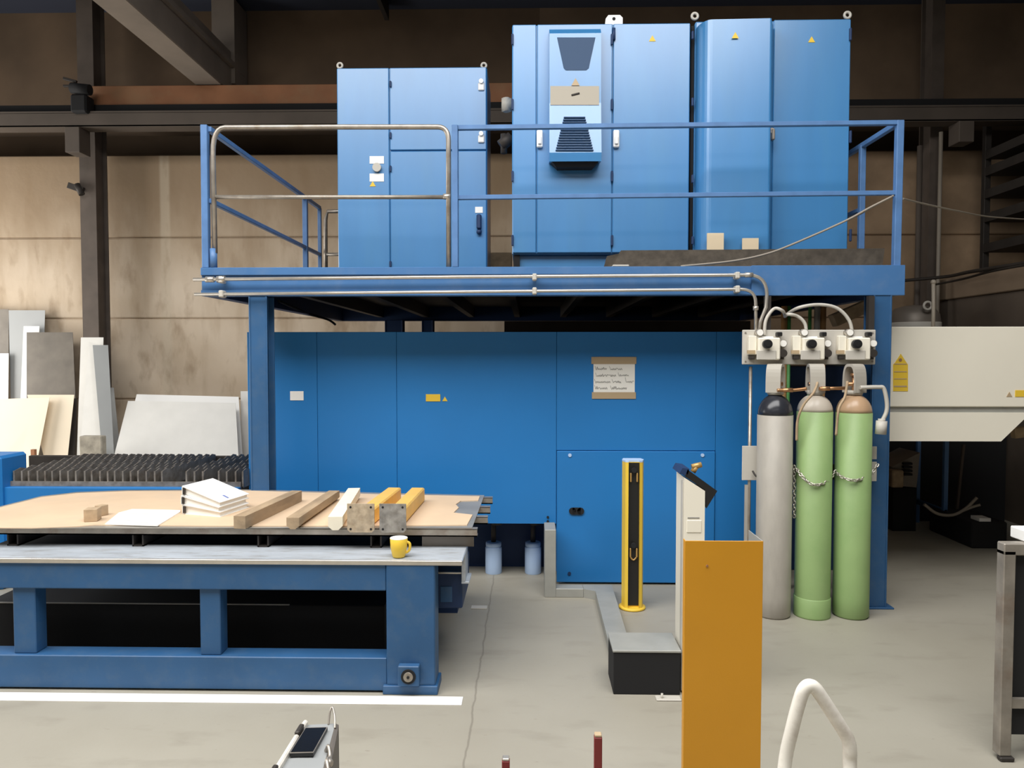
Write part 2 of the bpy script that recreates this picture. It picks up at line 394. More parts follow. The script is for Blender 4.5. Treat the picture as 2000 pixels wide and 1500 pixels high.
YR = 8.55
def railbeam():
    x0, x1 = -8, 8
    zt, zb = Z(216, YR, 300), Z(247, YR, 300)
    t = thing('crane_rail_beam', 'long dark grey steel crane runway beam crossing behind the blue cabinets', 'beam', (0, YR + .1, zb))
    MB().box(x0, x1, YR, YR + .2, zt - .02, zt + .0).box(x0, x1, YR + .06, YR + .085, zb + .01, zt - .01).box(x0, x1, YR, YR + .2, zb, zb + .02).build('beam_body', 'hallrail', t)
    MB().box(x0, x1, YR + .0, YR + .02, zb + .005, zt - .025).build('face_plate', 'hallrail', t)
    MB().box(x0, x1, YR + .12, YR + .2, zt, Z(205, 8.7, 400)).build('rail', 'matblack', t)  # matt black paints in the shadow line along the flange
    for a, b in ((138, 166), (1862, 1891)):
        MB().box(X(a, YR), X(b, YR), YR - .02, YR + .2, Z(293 if a < 500 else 283, YR, 1000), zb + .0, .005).build('hanger_bracket', 'hallrail', t)
railbeam()
zt, zb = Z(166, 8.7, 400), Z(205, 8.7, 400)
ob = tag(MB().box(X(184, 8.7), X(1015, 8.7), 8.7, 8.78, zb, zt, .006).build('painted_girder', 'rust'), 'faded rust-orange girder lying above the grey runway beam at left', 'beam')
# trolley at the girder's left end
c = P(160, 180, 8.5)
t = thing('crane_trolley', 'small dark crane trolley with spiky levers at the orange girder end', 'trolley', (c.x, 8.55, Z(214, 8.5)))
MB().box(X(150, 8.5), X(181, 8.5), 8.47, 8.65, Z(214, 8.5), Z(178, 8.5), .02).cyl(P(140, 172, 8.5), P(176, 176, 8.5), .06).build('trolley_body', 'matblack', t)
MB().bar(P(124, 153, 8.5), P(150, 160, 8.5), .03, .03).bar(P(124, 168, 8.5), P(150, 168, 8.5), .025, .025).build('lever', 'dark', t)
tag(MB().bar(P(134, 362, 8.85), P(163, 372, 8.85), .05, .07).cyl(P(150, 360, 8.83), P(160, 380, 8.83), .035).build('wall_clamp', 'dark'), 'small dark clamp sticking out from the left steel column', 'clamp')
# roof beam running front to back
zb = Z(158, 8.6, 400)
xa = P(372, 158, 8.6).x; xb = P(425, 158, 8.6).x
t = thing('roof_beam', 'brownish concrete roof beam running from upper left towards the back wall', 'beam', ((xa + xb) / 2, 6.6, zb))
MB().box(xa, xb, 4.7, 9.3, zb, zb + .5, .01).build('beam_body', 'roofbeam', t)
MB().box(xb - .0, xb + .05, 4.7, 9.3, zb + .3, zb + .36).build('edge_flange', 'roofbeam', t)
MB().box(P(415, 160, 9.0).x, P(459, 160, 9.0).x, 9.0, 9.4, Z(163, 9.0, 430), 6.0).build('bearing_block', 'roofbeam', t)
# purlin seen faintly right of it
tag(MB().box(X(690, 7.5), X(700, 7.5), 4.7, 9.3, 5.85, 6.04).build('roof_purlin', 'dark'), 'thin dark purlin under the roof above the smaller blue cabinet', 'beam')

# wall pipes on the right
for px, r, y0, y1, lab in ((1838, .022, 258, 560, 'pale thin vertical pipe running up the wall beside the right column'), (1797, .03, 285, 520, 'dull brown vertical pipe on the wall left of the right column')):
    a = P(px, y0, 8.75); b = Vector((a.x, 8.75, .0))
    tag(MB().tube([a, b], r, smooth=False).build('wall_pipe', 'cable' if px > 1830 else 'hallrail'), lab, 'pipe')

# storage rack at far right
xR = P(1938, 400, 8.7).x
t = thing('storage_rack', 'dark storage rack with stacked shelves at the far right edge', 'rack', (xR + .8, 7.8, 0))
for yy in (8.85, 6.3):
    MB().box(xR, xR + .07, yy, yy + .07, 0, Z(236, 8.85, 1938), .004).build('upright', 'dark', t)
for y in (305, 338, 383, 430, 490):
    z = Z(y, 8.7, 1938)
    MB().box(xR, xR + 1.8, 6.3, 8.85, z, z + .10).box(xR + .0, xR + 1.8, 6.3, 6.34, z + .1, z + .16).build('shelf', 'dark', t)
# partition and side beam
X5 = P(1830, 560, 9.1).x
zt, zb = Z(548, 9.1, 1830), Z(588, 9.1, 1830)
tag(MB().box(X5, X5 + .15, 5.6, 9.1, zb, zt, .01).build('side_beam', 'partition2'), 'brown beam slanting along the right side above the white cover', 'beam')
tag(MB().box(X5 + .03, X5 + .12, 5.6, 9.1, 0, zb - .005).build('partition', 'partition'), 'dark brown partition beneath the slanting beam behind the white cover', 'partition')
tag(MB().tube([P(1765, 548, 8.6), P(1850, 540, 8.2), P(1900, 530, 7.4), P(2060, 505, 6.2)], .018).tube([P(1825, 556, 8.4), P(1880, 545, 7.8), P(1945, 528, 7), P(2060, 508, 6.2)], .012).build('cable_bundle', 'dark'), 'dark cable bundle draped along the slanting beam at right', 'cable')
tag(MB().tube([P(1764, 388, 5.1), P(1800, 397, 5.4), P(1870, 412, 6), P(1940, 424, 6.6), P(2070, 432, 7.2)], .006).build('hanging_cable', 'cable'), 'pale thin cable sagging from the guard rail corner towards the right edge', 'cable')
# tank
YT = 8.2; cx = P(1785, 640, YT); rr = (X(1832, YT) - X(1738, YT)) / 2
t = thing('pressure_tank', 'grey domed tank peeking over the white cover', 'tank', (cx.x, YT, 1.0))
zt = Z(594, YT - rr * .5, 1785); zs = Z(628, YT - rr, 1785)
MB().lathe([(rr * .98, 1.0), (rr, 1.02), (rr, zs), (rr * .95, zs + (zt - zs) * .45), (rr * .75, zs + (zt - zs) * .8), (rr * .4, zt - .01), (0, zt)], (cx.x, YT, 0)).build('vessel', 'tank', t)
MB().lathe([(rr * 1.01, zs - .12), (rr * 1.02, zs - .11), (rr * 1.02, zs - .01), (rr * 1.01, zs)], (cx.x, YT, 0)).build('band', 'lgrey', t)
cc = P(1812, 597, YT - .3)
MB().tube([cc + Vector((.04 * math.cos(a), 0, .04 * math.sin(a))) for a in [k * PI / 6 for k in range(12)]], .013, closed=True, sub=2).build('lifting_eye', 'lgrey', t)
tag(MB().tube([P(1823, 548, 6.45), P(1823, 610, 6.45), Vector((P(1823, 610, 6.45).x, 6.45, Z(638, 5.3, 1900)))], .015, smooth=False).sph(P(1823, 551, 6.45), .022).build('riser_pipe', 'cable'), 'short pale riser pipe with rounded top beside the tank eye', 'pipe')

# ------------------------------------------------------------------ platform
YF = 5.0
xl, xr_ = X(394, YF), X(1763, YF)
zt, zb = Z(521, YF, 1000), Z(577, YF, 1000)
YB = 8.55
plat = thing('steel_platform', 'blue steel platform carrying the cabinets above the laser machine', 'platform', ((xl + xr_) / 2, 6.8, 0))
# channel front beam with open face on the left, plate on the right
MB().box(xl, xr_, YF, YF + .08, zt - .052, zt, .003).box(xl, xr_, YF, YF + .08, zb, zb + .04, .003).box(xl, xr_, YF + .02, YF + .035, zb, zt).build('front_beam', 'plat', plat)
MB().box(X(1466, YF), xr_ + .003, YF - .006, YF + .016, zb - .004, zt + .004, .002).build('fascia_plate', 'plat', plat)
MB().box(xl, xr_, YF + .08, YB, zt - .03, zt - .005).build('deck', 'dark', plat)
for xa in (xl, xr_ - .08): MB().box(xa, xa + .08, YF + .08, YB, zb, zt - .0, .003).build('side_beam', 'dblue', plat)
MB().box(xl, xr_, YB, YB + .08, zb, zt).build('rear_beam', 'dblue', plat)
nj = 9
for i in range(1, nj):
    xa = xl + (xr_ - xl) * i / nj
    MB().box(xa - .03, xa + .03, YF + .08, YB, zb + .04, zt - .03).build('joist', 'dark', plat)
def ipost(pa, pb, y, z1, name='post', m='frame', base=True):
    xa, xb = X(pa, y), X(pb, y)
    p = MB().box(xa, xb, y, y + .012, .012, z1, .002).box(xa, xb, y + .13, y + .142, .012, z1, .002).box((xa + xb) / 2 - .005, (xa + xb) / 2 + .005, y + .012, y + .13, .012, z1)
    p.box(xa, xa + .012, y - .004, y + .02, .012, z1, .002).box(xb - .012, xb, y - .004, y + .02, .012, z1, .002)
    p = p.build(name, m, plat)
    if base: MB().box(xa - .03, xb + .045, y - .02, y + .16, 0, .012, .003).build('base_plate', m, p)
ipost(487, 523, 5.01, zb, m='frame')
ipost(1704, 1740, 5.0, zb, m='frame')
ipost(752, 787, 8.4, zb, m='dblue'); ipost(824, 846, 8.4, zb, m='dblue')
tag(MB().tube([P(545, 588, 6.2), P(600, 612, 7.2), P(640, 624, 7.6), P(655, 634, 7.7)], .012).build('loose_cable', 'matblack'), 'dark cable end poking down below the platform at left', 'cable')

# two pipes clamped along the front beam
def gaspipe(pts, r, label):
    t = thing('gas_pipe', label, 'pipe', tuple(pts[0]))
    MB().tube(pts, r, smooth=False, seg=12).build('pipe_run', 'steel2', t)
    return t
YP = 4.96
def arc(c0, c1, c2, n=6):   # rounded corner c1 between c0,c2 given as points
    out = []
    for k in range(n + 1):
        u = k / n; out.append((1 - u) ** 2 * c0 + 2 * u * (1 - u) * c1 + u * u * c2)
    return out
p1 = [P(378, 546, YP), P(900, 541, YP)] + arc(P(1462, 537, YP), P(1497, 538, YP), P(1498, 575, YP)) + [P(1496, 600, YP), P(1485, 628, YP), P(1482, 650, YP)]
t = gaspipe(p1, .012, 'upper of two steel pipes running along the platform edge')
for a in (432, 1044, 1440): 
    q = P(a, 546 - (a - 378) * .0082, YP)
    MB().box(q.x - .015, q.x + .015, YP - .02, YF + .01, q.z - .025, q.z + .02, .006).build('clamp', 'lgrey', t)
MB().cyl(P(1455, 537, YP), P(1470, 537, YP), .017).build('coupling', 'steel2', t)
MB().cyl(P(402, 546, YP), P(418, 546, YP), .02).cyl(P(424, 546, YP), P(440, 545, YP), .022).build('valve', 'steel2', t)
p2 = [P(380, 575, YP), P(900, 570, YP)] + arc(P(1448, 565, YP), P(1476, 566, YP), P(1476, 592, YP)) + [P(1476, 645, YP)]
t = gaspipe(p2, .011, 'lower of two steel pipes running along the platform edge')
for a in (433, 1044, 1440):
    q = P(a, 575 - (a - 380) * .009, YP)
    MB().box(q.x - .015, q.x + .015, YP - .02, YF + .01, q.z - .022, q.z + .025, .006).build('clamp', 'lgrey', t)
MB().cyl(P(1476, 598, YP), P(1476, 606, YP), .018).build('coupling', 'steel2', t)

# guard rails
YG = 5.03
def gp(px, py): return P(px, py, YG)
g = thing('guard_rail', 'blue tubular guard rail around the right of the platform', 'railing', (X(1330, YG), YG, zt))
MB().bar(gp(888, 250), gp(1758, 240), .035, .03).build('top_rail', 'rail', g)
MB().bar(gp(888, 386), gp(1750, 377), .03, .03).build('mid_rail', 'rail', g)
MB().bar(Vector((X(1755, YG, 240), YG, zt)), gp(1757, 236), .045, .045).build('post', 'rail', g)
MB().bar(Vector((X(889, YG, 300), YG, zt)), gp(889, 246), .06, .04).build('post', 'rail', g)
yb = YG * (1755 - 1031) / (1686 - 1031)
zr = gp(1755, 240).z; zm = gp(1755, 378).z; xg = X(1755, YG, 240)
for yy in (yb, 7.4):
    MB().bar((xg, yy, zt), (xg, yy, zr), .04, .04).build('post', 'rail', g)
MB().bar((xg, YG, zr - .0), (xg, 7.4, zr), .035, .035).build('side_rail', 'rail', g)
MB().bar((xg, yb, zm), (xg, 7.4, zm), .03, .03).build('side_rail', 'rail', g)
g = thing('guard_rail', 'blue guard rail along the left end of the platform, running to the back', 'railing', (X(399, YG), YG + 1, zt))
x4 = X(399, YG, 245); xs_ = X(412, YG, 250)
MB().bar((x4, YG, zt), P(400, 245, YG), .045, .045).build('post', 'rail', g)
zr2 = P(410, 252, YG).z; zm2 = P(410, 392, YG).z
MB().bar((x4 + .03, YG, zr2), (x4 + .03, 7.7, zr2), .035, .035).build('side_rail', 'rail', g)
MB().bar((x4 + .03, YG, zm2), (x4 + .03, 7.7, zm2), .032, .032).build('side_rail', 'rail', g)
MB().bar((x4 + .03, 7.2, zt), (x4 + .03, 7.2, zr2), .045, .045).build('post', 'rail', g)
MB().bar((x4 + .03, 7.7, zt), (x4 + .03, 7.7, zr2), .035, .035).build('post', 'rail', g)
g = thing('gate_rail', 'bare steel two-bar gate rail clipped in front of the smaller cabinet', 'railing', (X(640, YG), YG - .03, zt))
y = YG - .005
MB().tube([(X(417, y, 300), y, zt + .1)] + arc(P(416, 300, y), P(415, 250, y), P(440, 249, y)) + [P(650, 248, y)] + arc(P(855, 248, y), P(876, 248, y), P(876, 275, y)) + [(X(876, y, 400), y, zt)], .017, smooth=False, seg=12).build('gate_frame', 'steel', g)
MB().tube([P(418, 385, y), P(874, 385, y)], .014, smooth=False, seg=12).build('mid_bar', 'steel', g)
MB().cyl((X(417, y, 500), y, zt), (X(417, y, 500), y, zt + .13), .024).build('socket', 'rail', g)
MB().cyl(P(866, 384, y), P(880, 384, y), .02).build('clasp', 'steel2', g)
# ladder handrail behind
g = thing('ladder_handrail', 'small grey ladder handrail at the rear left of the platform', 'railing', (X(640, 7.6), 7.6, zt))
MB().tube([(X(636, 7.6, 500), 7.6, zt)] + [P(636, 430, 7.6), P(640, 413, 7.6), P(700, 412, 7.6)], .02, smooth=False).build('upright_bar', 'steel', g)
MB().tube([P(636, 497, 7.6), P(700, 497, 7.6)], .018, smooth=False).build('cross_bar', 'steel', g)

# ------------------------------------------------------------------ cabinets
def tri(pcx, pcy, y, s, name, parent, m='sticker', th=.003):
    c = P(pcx, pcy, y)
    return MB().prism([c + Vector((-s / 2, 0, -s * .43)), c + Vector((s / 2, 0, -s * .43)), c + Vector((0, 0, s * .43))], (0, -th, 0)).build(name, m, parent)
def plate(pa, pb, ya, yb, y, name, m, parent, th=.004, bev=.001):
    a = P(pa, yb, y); b = P(pb, ya, y)
    return MB().box(a.x, b.x, y - th, y, a.z, b.z, bev).build(name, m, parent)
def hinge(px, py, y, parent, m='dblue', h=.05):
    c = P(px, py, y)
    return MB().box(c.x - .008, c.x + .008, y - .018, y, c.z - h / 2, c.z + h / 2, .004).build('hinge', m, parent)

y = 6.1
xa, xb = X(658, y, 300), X(951, y, 300)
zc = Z(131, y, 800)
cab = thing('electrical_cabinet', 'smaller two-door blue electrical cabinet standing alone on the left', 'cabinet', ((xa + xb) / 2, y + .3, zt))
MB().box(xa, xb, y + .02, y + .62, zt, zc, .008).build('body', 'cab', cab)
xd = X(761, y, 300); zs = Z(294, y, 800)
MB().box(xa + .004, xd - .003, y, y + .02, zt + .02, zc - .004, .006).build('door', 'cab', cab)
d2 = MB().box(xd + .003, xb - .004, y, y + .02, zs + .004, zc - .004, .006).build('door', 'cab', cab)
d3 = MB().box(xd + .003, xb - .004, y, y + .02, zt + .02, zs - .004, .006).build('door', 'cab', cab)
for py in (165, 265, 330, 516): hinge(763, py, y, cab)
for py in (170, 272): 
    c = P(940, py, y)
    k = MB().box(c.x - .025, c.x + .025, y - .015, y, c.z - .03, c.z + .03, .006).cyl((c.x, y, c.z + .04), (c.x, y - .03, c.z + .04), .018).build('lock', 'purewhite', d2)
k = plate(928, 943, 404, 416, y, 'label_plate', 'purewhite', d3)
c = P(936, 432, y); MB().box(c.x - .02, c.x + .02, y - .05, y, c.z - .07, c.z + .05, .01).sph((c.x, y - .02, c.z - .09), .022).build('handle', 'dblue', d3)
plate(722, 750, 305, 320, y, 'label_plate', 'purewhite', cab)
plate(722, 750, 339, 355, y, 'label_plate', 'purewhite', cab)
c = P(737, 328, y); MB().cyl((c.x, y, c.z), (c.x, y - .03, c.z), .035).build('round_switch', 'lgrey', cab)
tri(728, 359, y, .05, 'warning_sticker', cab)
for px in (664, 945):
    c = P(px, 131, y + .05)
    MB().tube([c + Vector((.02 * math.cos(a), 0, .012 + .02 * math.sin(a))) for a in [k * PI / 5 for k in range(10)]], .009, closed=True, sub=2).build('lifting_eye', 'lgrey', cab)

y = 5.55
def bigcab():
    xa, xm, xb = X(1000, y, 300), X(1196, y, 300), X(1347, y, 300)
    zb_, zt_ = Z(497, y, 1000), Z(46, y, 1100)
    cab = thing('electrical_cabinet', 'large blue electrical cabinet with the louvred cooling unit on its door', 'cabinet', ((xa + xb) / 2, y + .3, zt))
    MB().box(xa, xb, y + .02, y + .62, zb_, zt_, .01).build('body', 'cab', cab)
    MB().box(xa + .03, xb - .03, y + .06, y + .55, zt, zb_, .004).build('plinth', 'cab', cab)
    MB().box(X(1003, y), X(1015, y), y + .03, y + .1, zt, zb_).build('foot', 'matblack', cab)
    x1 = X(1048, y, 300)
    MB().box(xa + .003, x1 - .003, y, y + .02, zb_ + .01, zt_ - .004, .006).build('side_panel', 'cab', cab)
    d = MB().box(x1 + .003, xm - .003, y, y + .02, zb_ + .01, zt_ - .004, .006).build('door', 'cab', cab)
    e = MB().box(xm + .003, xb - .003, y, y + .02, zb_ + .01, zt_ - .004, .006).build('door', 'cab', cab)
    for px in (1001, 1195):
        for py in (78, 205, 345, 470): hinge(px, py, y, cab, h=.08)
    for px, dd in ((1054, d), (1203, e)):
        c = P(px, 272, y); MB().box(c.x - .022, c.x + .022, y - .03, y, c.z - .065, c.z + .06, .006).box(c.x - .012, c.x + .012, y - .045, y - .03, c.z - .045, c.z + .01, .004).build('handle', 'purewhite', dd)
    # cooling unit
    xA, xB = X(1072, y, 300), X(1171, y, 300); zA, zB = Z(318, y - .1, 1100), Z(62, y, 1100)
    u = MB()
    pr = [(0, zA + .02), (-.14, zA), (-.15, zA + .06), (-.10, zB - .55), (-.09, zB - .05), (-.04, zB), (0, zB)]
    # body cross-section extruded in X with tapered flanks
    lo = [Vector((xA, y + a, z)) for a, z in pr]; hi = [Vector((xB, y + a, z)) for a, z in pr]
    u.hexa(lo, hi)
    un = u.build('cooling_unit', 'cab', cab)
    def onface(px, py, off=.004):
        # front surface depth at this height
        for _ in range(3):
            yy = y - .1; z = P(px, py, yy).z
            pts = sorted([(zz, aa) for aa, zz in pr[2:6]])
            for (z0, a0), (z1, a1) in zip(pts, pts[1:]):
                if z0 <= z <= z1: yy = y + a0 + (a1 - a0) * (z - z0) / (z1 - z0)
        return P(px, py, yy - off)
    MB().hexa([onface(*q, off=-.01) for q in ((1088, 73), (1163, 73), (1150, 133), (1145, 137), (1105, 137), (1101, 133))], [onface(*q, off=.003) for q in ((1088, 73), (1163, 73), (1150, 133), (1145, 137), (1105, 137), (1101, 133))]).build('intake_filter', 'acdark', un)
    MB().hexa([onface(*q, off=-.01) for q in ((1075, 168), (1170, 168), (1170, 205), (1075, 205))], [onface(*q, off=.004) for q in ((1075, 168), (1170, 168), (1170, 205), (1075, 205))]).build('name_plate', 'acplate', un)
    MB().bar(onface(1116, 186, .006), onface(1132, 182, .006), .012, .012).build('logo_mark', 'dark', un)
    tri(1124, 160, y - .103, .06, 'warning_sticker', un, 'tape')
    n = 14
    for i in range(n):
        py = 230 + i * (294 - 230) / (n - 1)
        w0 = 21 + (37 - 21) * i / (n - 1)
        a = onface(1122 - w0, py, .0); b = onface(1122 + w0, py, .0)
        MB().bar(a, b, .026, .009, bev=.002).build('louvre', 'acdark', un)
    MB().hexa([Vector((xA + .01, y + .0, zA + .02)), Vector((xB - .01, y, zA + .02)), Vector((xB - .02, y - .13, zA - .0)), Vector((xA + .02, y - .13, zA))],
              [Vector((xA + .06, y + .0, zA - .03)), Vector((xB - .06, y, zA - .03)), Vector((xB - .05, y - .10, zA - .03)), Vector((xA + .05, y - .10, zA - .03))]).build('outlet', 'matblack', un)
    tri(1274, 75, y, .05, 'warning_sticker', e)
    c = P(1199, 40, y + .05)
    MB().prism([c + Vector(q) for q in ((-.065, 0, -.03), (.065, 0, -.03), (.065, 0, .02), (.045, 0, .04), (-.04, 0, .04), (-.06, 0, .015))], (0, .02, 0)).build('lifting_lug', 'purewhite', cab)
    MB().cyl(c + Vector((0, -.002, .012)), c + Vector((0, .0, .012)), .012).build('lug_hole', 'matblack', cab)
    MB().tube([P(1199, 55, y - .01), P(1199, 78, y - .01)], .012).build('door_rod', 'dblue', cab)
bigcab()
def bigcab2():
    xa, xm, xb = X(1357, y, 300), X(1508, y, 300), X(1659, y, 300)
    zb_, zt_ = Z(497, y, 1500), Z(37, y, 1600)
    cab = thing('electrical_cabinet', 'large blue electrical cabinet with the bulging left door, at the right end', 'cabinet', ((xa + xb) / 2, y + .3, zt))
    MB().box(xa, xb, y + .02, y + .62, zb_, zt_, .01).build('body', 'cab', cab)
    MB().box(xa + .03, xb - .03, y + .06, y + .55, zt, zb_, .004).build('plinth', 'cab', cab)
    MB().box(X(1347, y) + .002, xa - .001, y + .05, y + .6, zt, zt_ - .02).build('gap_filler', 'matblack', cab)
    # bulging door
    zA, zB = zb_ + .01, zt_ - .002
    xe = xa + .0; pts = [(xa + .003, 0)]
    for k in range(1, 9):
        u = k / 8; pts.append((xa + .003 + .085 * (1 - math.cos(u * PI / 2)), -.16 * math.sin(u * PI / 2)))
    pts += [(xm - .075, -.17), (xm - .065, -.168), (xm - .006, -.03), (xm - .003, 0)]
    zT = Z(34, y - .17, 1430) + .0
    m_ = MB(); m_.prism([Vector((a, y + .018 + b, zA)) for a, b in pts] , (0, 0, zT - zA))
    d = m_.build('bulged_door', 'cab', cab)
    e = MB().box(xm + .003, xb - .003, y, y + .02, zA, zB, .006).build('door', 'cab', cab)
    tri(1436, 69, y - .155, .05, 'warning_sticker', d); tri(1585, 77, y, .05, 'warning_sticker', e)
    c = P(1505, 262, y - .02); MB().cyl((c.x - .01, y - .08, c.z + .01), (c.x + .02, y, c.z + .01), .018).box(c.x - .012, c.x + .012, y - .09, y - .05, c.z - .06, c.z + .02, .006).build('handle', 'steel', e)
    for py in (68, 268, 460): hinge(1660, py, y, cab, h=.09)
    for py in (70, 200, 350, 470): hinge(1352, py, y, cab, h=.06)
    for px, yy in ((1357, 30), (1655, 28)):
        c = P(px, yy + 5, y + .05)
        MB().tube([c + Vector((.022 * math.cos(a), 0, .012 + .022 * math.sin(a))) for a in [k * PI / 5 for k in range(10)]], .01, closed=True, sub=2).build('lifting_eye', 'lgrey', cab)
bigcab2()
# things between and on the platform
tag(MB().cyl(P(980, 205, 5.8), P(999, 205, 5.8), .05).cyl(P(988, 192, 5.78), P(990, 218, 5.78), .03).build('cable_gland', 'grey'), 'upper grey cable gland on the left flank of the large cabinet', 'cable gland')
tag(MB().cyl(P(978, 285, 5.8), P(999, 268, 5.8), .045).cyl(P(984, 300, 5.8), P(984, 262, 5.8), .025).build('cable_gland', 'dark'), 'lower dark cable gland on the left flank of the large cabinet', 'cable gland')
tag(MB().box(X(958, 6.9), X(999, 6.9), 6.9, 7.1, zt, zt + .36, .005).build('wooden_crate', 'wood2'), 'brown wooden crate in the gap between the two blue cabinets', 'crate')
# mat
ym = 5.24
zm_t = Z(487, ym, 1400)
tag(MB().prism([P(1207, 500, ym), P(1213, 489, ym), P(1728, 485, ym), P(1724, 515, ym), Vector((X(1724, ym), ym, zt + .001)), Vector((X(1200, ym), ym, zt + .001)), P(1197, 520, ym)], (0, .06, 0)).prism([Vector((X(1178, ym), ym + .02, zt + .001)), P(1186, 500, ym), P(1210, 495, ym), Vector((X(1212, ym), ym + .02, zt + .001))], (0, .05, 0)).build('rubber_mat_roll', 'mesh'), 'long dusty brown mat strip lying on the platform edge', 'mat')
for a, b, c_, d_, l in ((1381, 1414, 455, 489, 'taller pale square card standing behind the dusty mat'), (1450, 1482, 465, 489, 'shorter pale card standing behind the dusty mat')):
    q0, q1 = P(a, d_, 5.36), P(b, c_, 5.36)
    tag(MB().box(q0.x, q1.x, 5.36, 5.375, zt, q1.z, .001).build('pale_card', 'card2'), l, 'card')
tag(MB().tube([P(1742, 384, 4.99), P(1700, 405, 5.0), P(1650, 432, 5.05), P(1560, 472, 5.1), P(1500, 495, 5.12), P(1430, 510, 5.1), P(1330, 520, 5.06)], .007).tube([P(1745, 382, 4.99), P(1715, 398, 5.1), P(1680, 418, 5.3), P(1656, 430, 5.45)], .006).build('hanging_cable', 'cable'), 'pale thin cable slung from the rail corner down across the cabinet to the mat', 'cable')
tag(MB().box(X(1194, 5.05), X(1226, 5.05), 5.0, 5.06, zt, zt + .012, .004).build('flat_bracket', 'lgrey'), 'small pale metal piece at the left end of the dusty mat', 'bracket')

# ------------------------------------------------------------------ laser machine enclosure
YM = 5.5
def Xm(px): return X(px, YM, 800)
ztm = Z(648, YM, 900)
zlow = Z(1023, YM, 1000); zfl = Z(1137, YM, 1200)
enc = thing('laser_machine', 'big blue sheet metal machine housing under the platform', 'machine', (Xm(980), YM + 1, 0))
MB().box(Xm(484), Xm(1502), YM + .02, YM + 1.9, zlow, ztm, .006).box(Xm(1087), Xm(1502), YM + .02, YM + 1.9, .09, zlow + .01).build('housing', 'blue', enc)
MB().box(Xm(700), Xm(1490), YM + .5, YM + 1.85, .0, zlow).box(Xm(1095), Xm(1480), YM + .08, YM + .5, 0, .095).build('undercarriage', 'matblack', enc)
def pan(a, b, za, zb, nm='panel'):
    return MB().box(Xm(a) + .0012, Xm(b) - .0012, YM, YM + .02, za + .0012, zb - .0012, .0015).build(nm, 'blue', enc)
zr = Z(880, YM, 1200)
pan(484, 620, zlow, ztm); pan(620, 775, zlow, ztm); pA = pan(775, 1087, zlow, ztm)
pB = pan(1087, 1398, zr, ztm); pan(1398, 1500, zfl, ztm)
MB().box(Xm(1087) + .003, Xm(1398) - .003, YM - .012, YM + .01, zfl, zr - .003, .004).build('service_door', 'blue', enc)
sd = enc.children[-1] if enc.children else enc
sd = [o for o in bpy.data.objects if o.name.startswith('service_door')][0]
for px, py in ((1113, 889), (1372, 889), (1112, 1120)):
    c = P(px, py, YM - .012); MB().cyl((c.x, YM - .018, c.z), (c.x, YM - .01, c.z), .013).build('screw', 'canister' if py < 1000 else 'dblue', sd)
c = P(1126, 998, YM - .012)
MB().cyl((c.x - .03, YM - .022, c.z), (c.x - .03, YM - .01, c.z), .026).cyl((c.x + .03, YM - .022, c.z), (c.x + .03, YM - .01, c.z), .026).box(c.x - .03, c.x + .03, YM - .022, YM - .01, c.z - .026, c.z + .026).build('recessed_handle', 'matblack', sd)
for py in (1010, 1018):
    c = P(1070, py, YM); MB().cyl((c.x, YM - .006, c.z), (c.x, YM + .0, c.z), .009).build('screw', 'matblack', pA)
for px in (970, 1045):
    c = P(px, 1030, YM + .1); MB().cyl((c.x, YM + .15, zlow - .04), (c.x, YM + .15, zlow + .0), .04).build('pipe_stub', 'dark', enc)
plate(567, 593, 764, 782, YM, 'label_plate', 'purewhite', enc)
plate(832, 860, 770, 784, YM, 'warning_label', 'sticker', enc)
tri(869, 779, YM, .04, 'warning_label', enc)
# lower recess: back plate and canisters
MB().box(Xm(700), Xm(1087), YM + .45, YM + .47, Z(1122, YM + .45), zlow).build('recess_plate', 'dblue', enc)
for px, l in ((964, 'left pale blue plastic canister under the machine housing'), (1041, 'right pale blue plastic canister beside the grey trunking')):
    yy = YM + .28
    a, b = P(px - 16, 1122, yy), P(px + 16, 1058, yy); cx = (a.x + b.x) / 2; r = (b.x - a.x) / 2; zz0, zz1 = a.z, b.z
    t = thing('filter_canister', l, 'canister', (cx, yy, zz0), 'pale blue canisters under the machine')
    MB().lathe([(r * .8, zz0 - .0), (r, zz0 + .02), (r, zz1 - .045), (r * .9, zz1 - .035)], (cx, yy, 0)).build('bowl', 'canister', t)
    MB().lathe([(r * .88, zz1 - .035), (r * .95, zz1 - .03), (r * .95, zz1 - .005), (r * .8, zz1)], (cx, yy, 0)).build('lid', 'canister', t)
    MB().cyl((cx, yy, zz1), (cx, yy, zlow), .02).build('neck', 'dark', t)

# taped notice
yn = YM - .001
t = thing('paper_notice', 'handwritten white paper notice taped to the blue machine housing', 'notice', tuple(P(1199, 778, yn)))
pap = plate(1159, 1240, 706, 770, yn, 'paper', 'paper', t, th=.002, bev=0)
plate(1155, 1243, 697, 711, yn - .003, 'tape', 'tape', t, th=.002)
plate(1156, 1242, 766, 779, yn - .003, 'tape', 'tape', t, th=.002)
hw = MB()
for row, words in enumerate(([(1162, 1185), (1190, 1215)], [(1163, 1203), (1207, 1228)], [(1161, 1192), (1195, 1213), (1221, 1238)], [(1161, 1186), (1192, 1224)])):
    for a, b in words:
        py = 720 + row * 12.5 + random.uniform(-.5, .5); pts = []
        n = int((b - a) / 1.5)
        for k in range(n + 1):
            amp = 2.6 if k % 2 else 0.6
            if k == 0 or random.random() < .12: amp = 5.0
            up = (7.5 if k == 0 else random.uniform(2.2, 4.0) if k % 2 else random.uniform(-.4, .8)) + (3.0 if random.random() < .1 else 0)
            pts.append(P(a + (b - a) * k / n, py + 2.5 - up, yn - .0035))
        hw.tube(pts, .0016, seg=4, smooth=True, sub=3)
hw.build('handwriting', 'ink', pap)

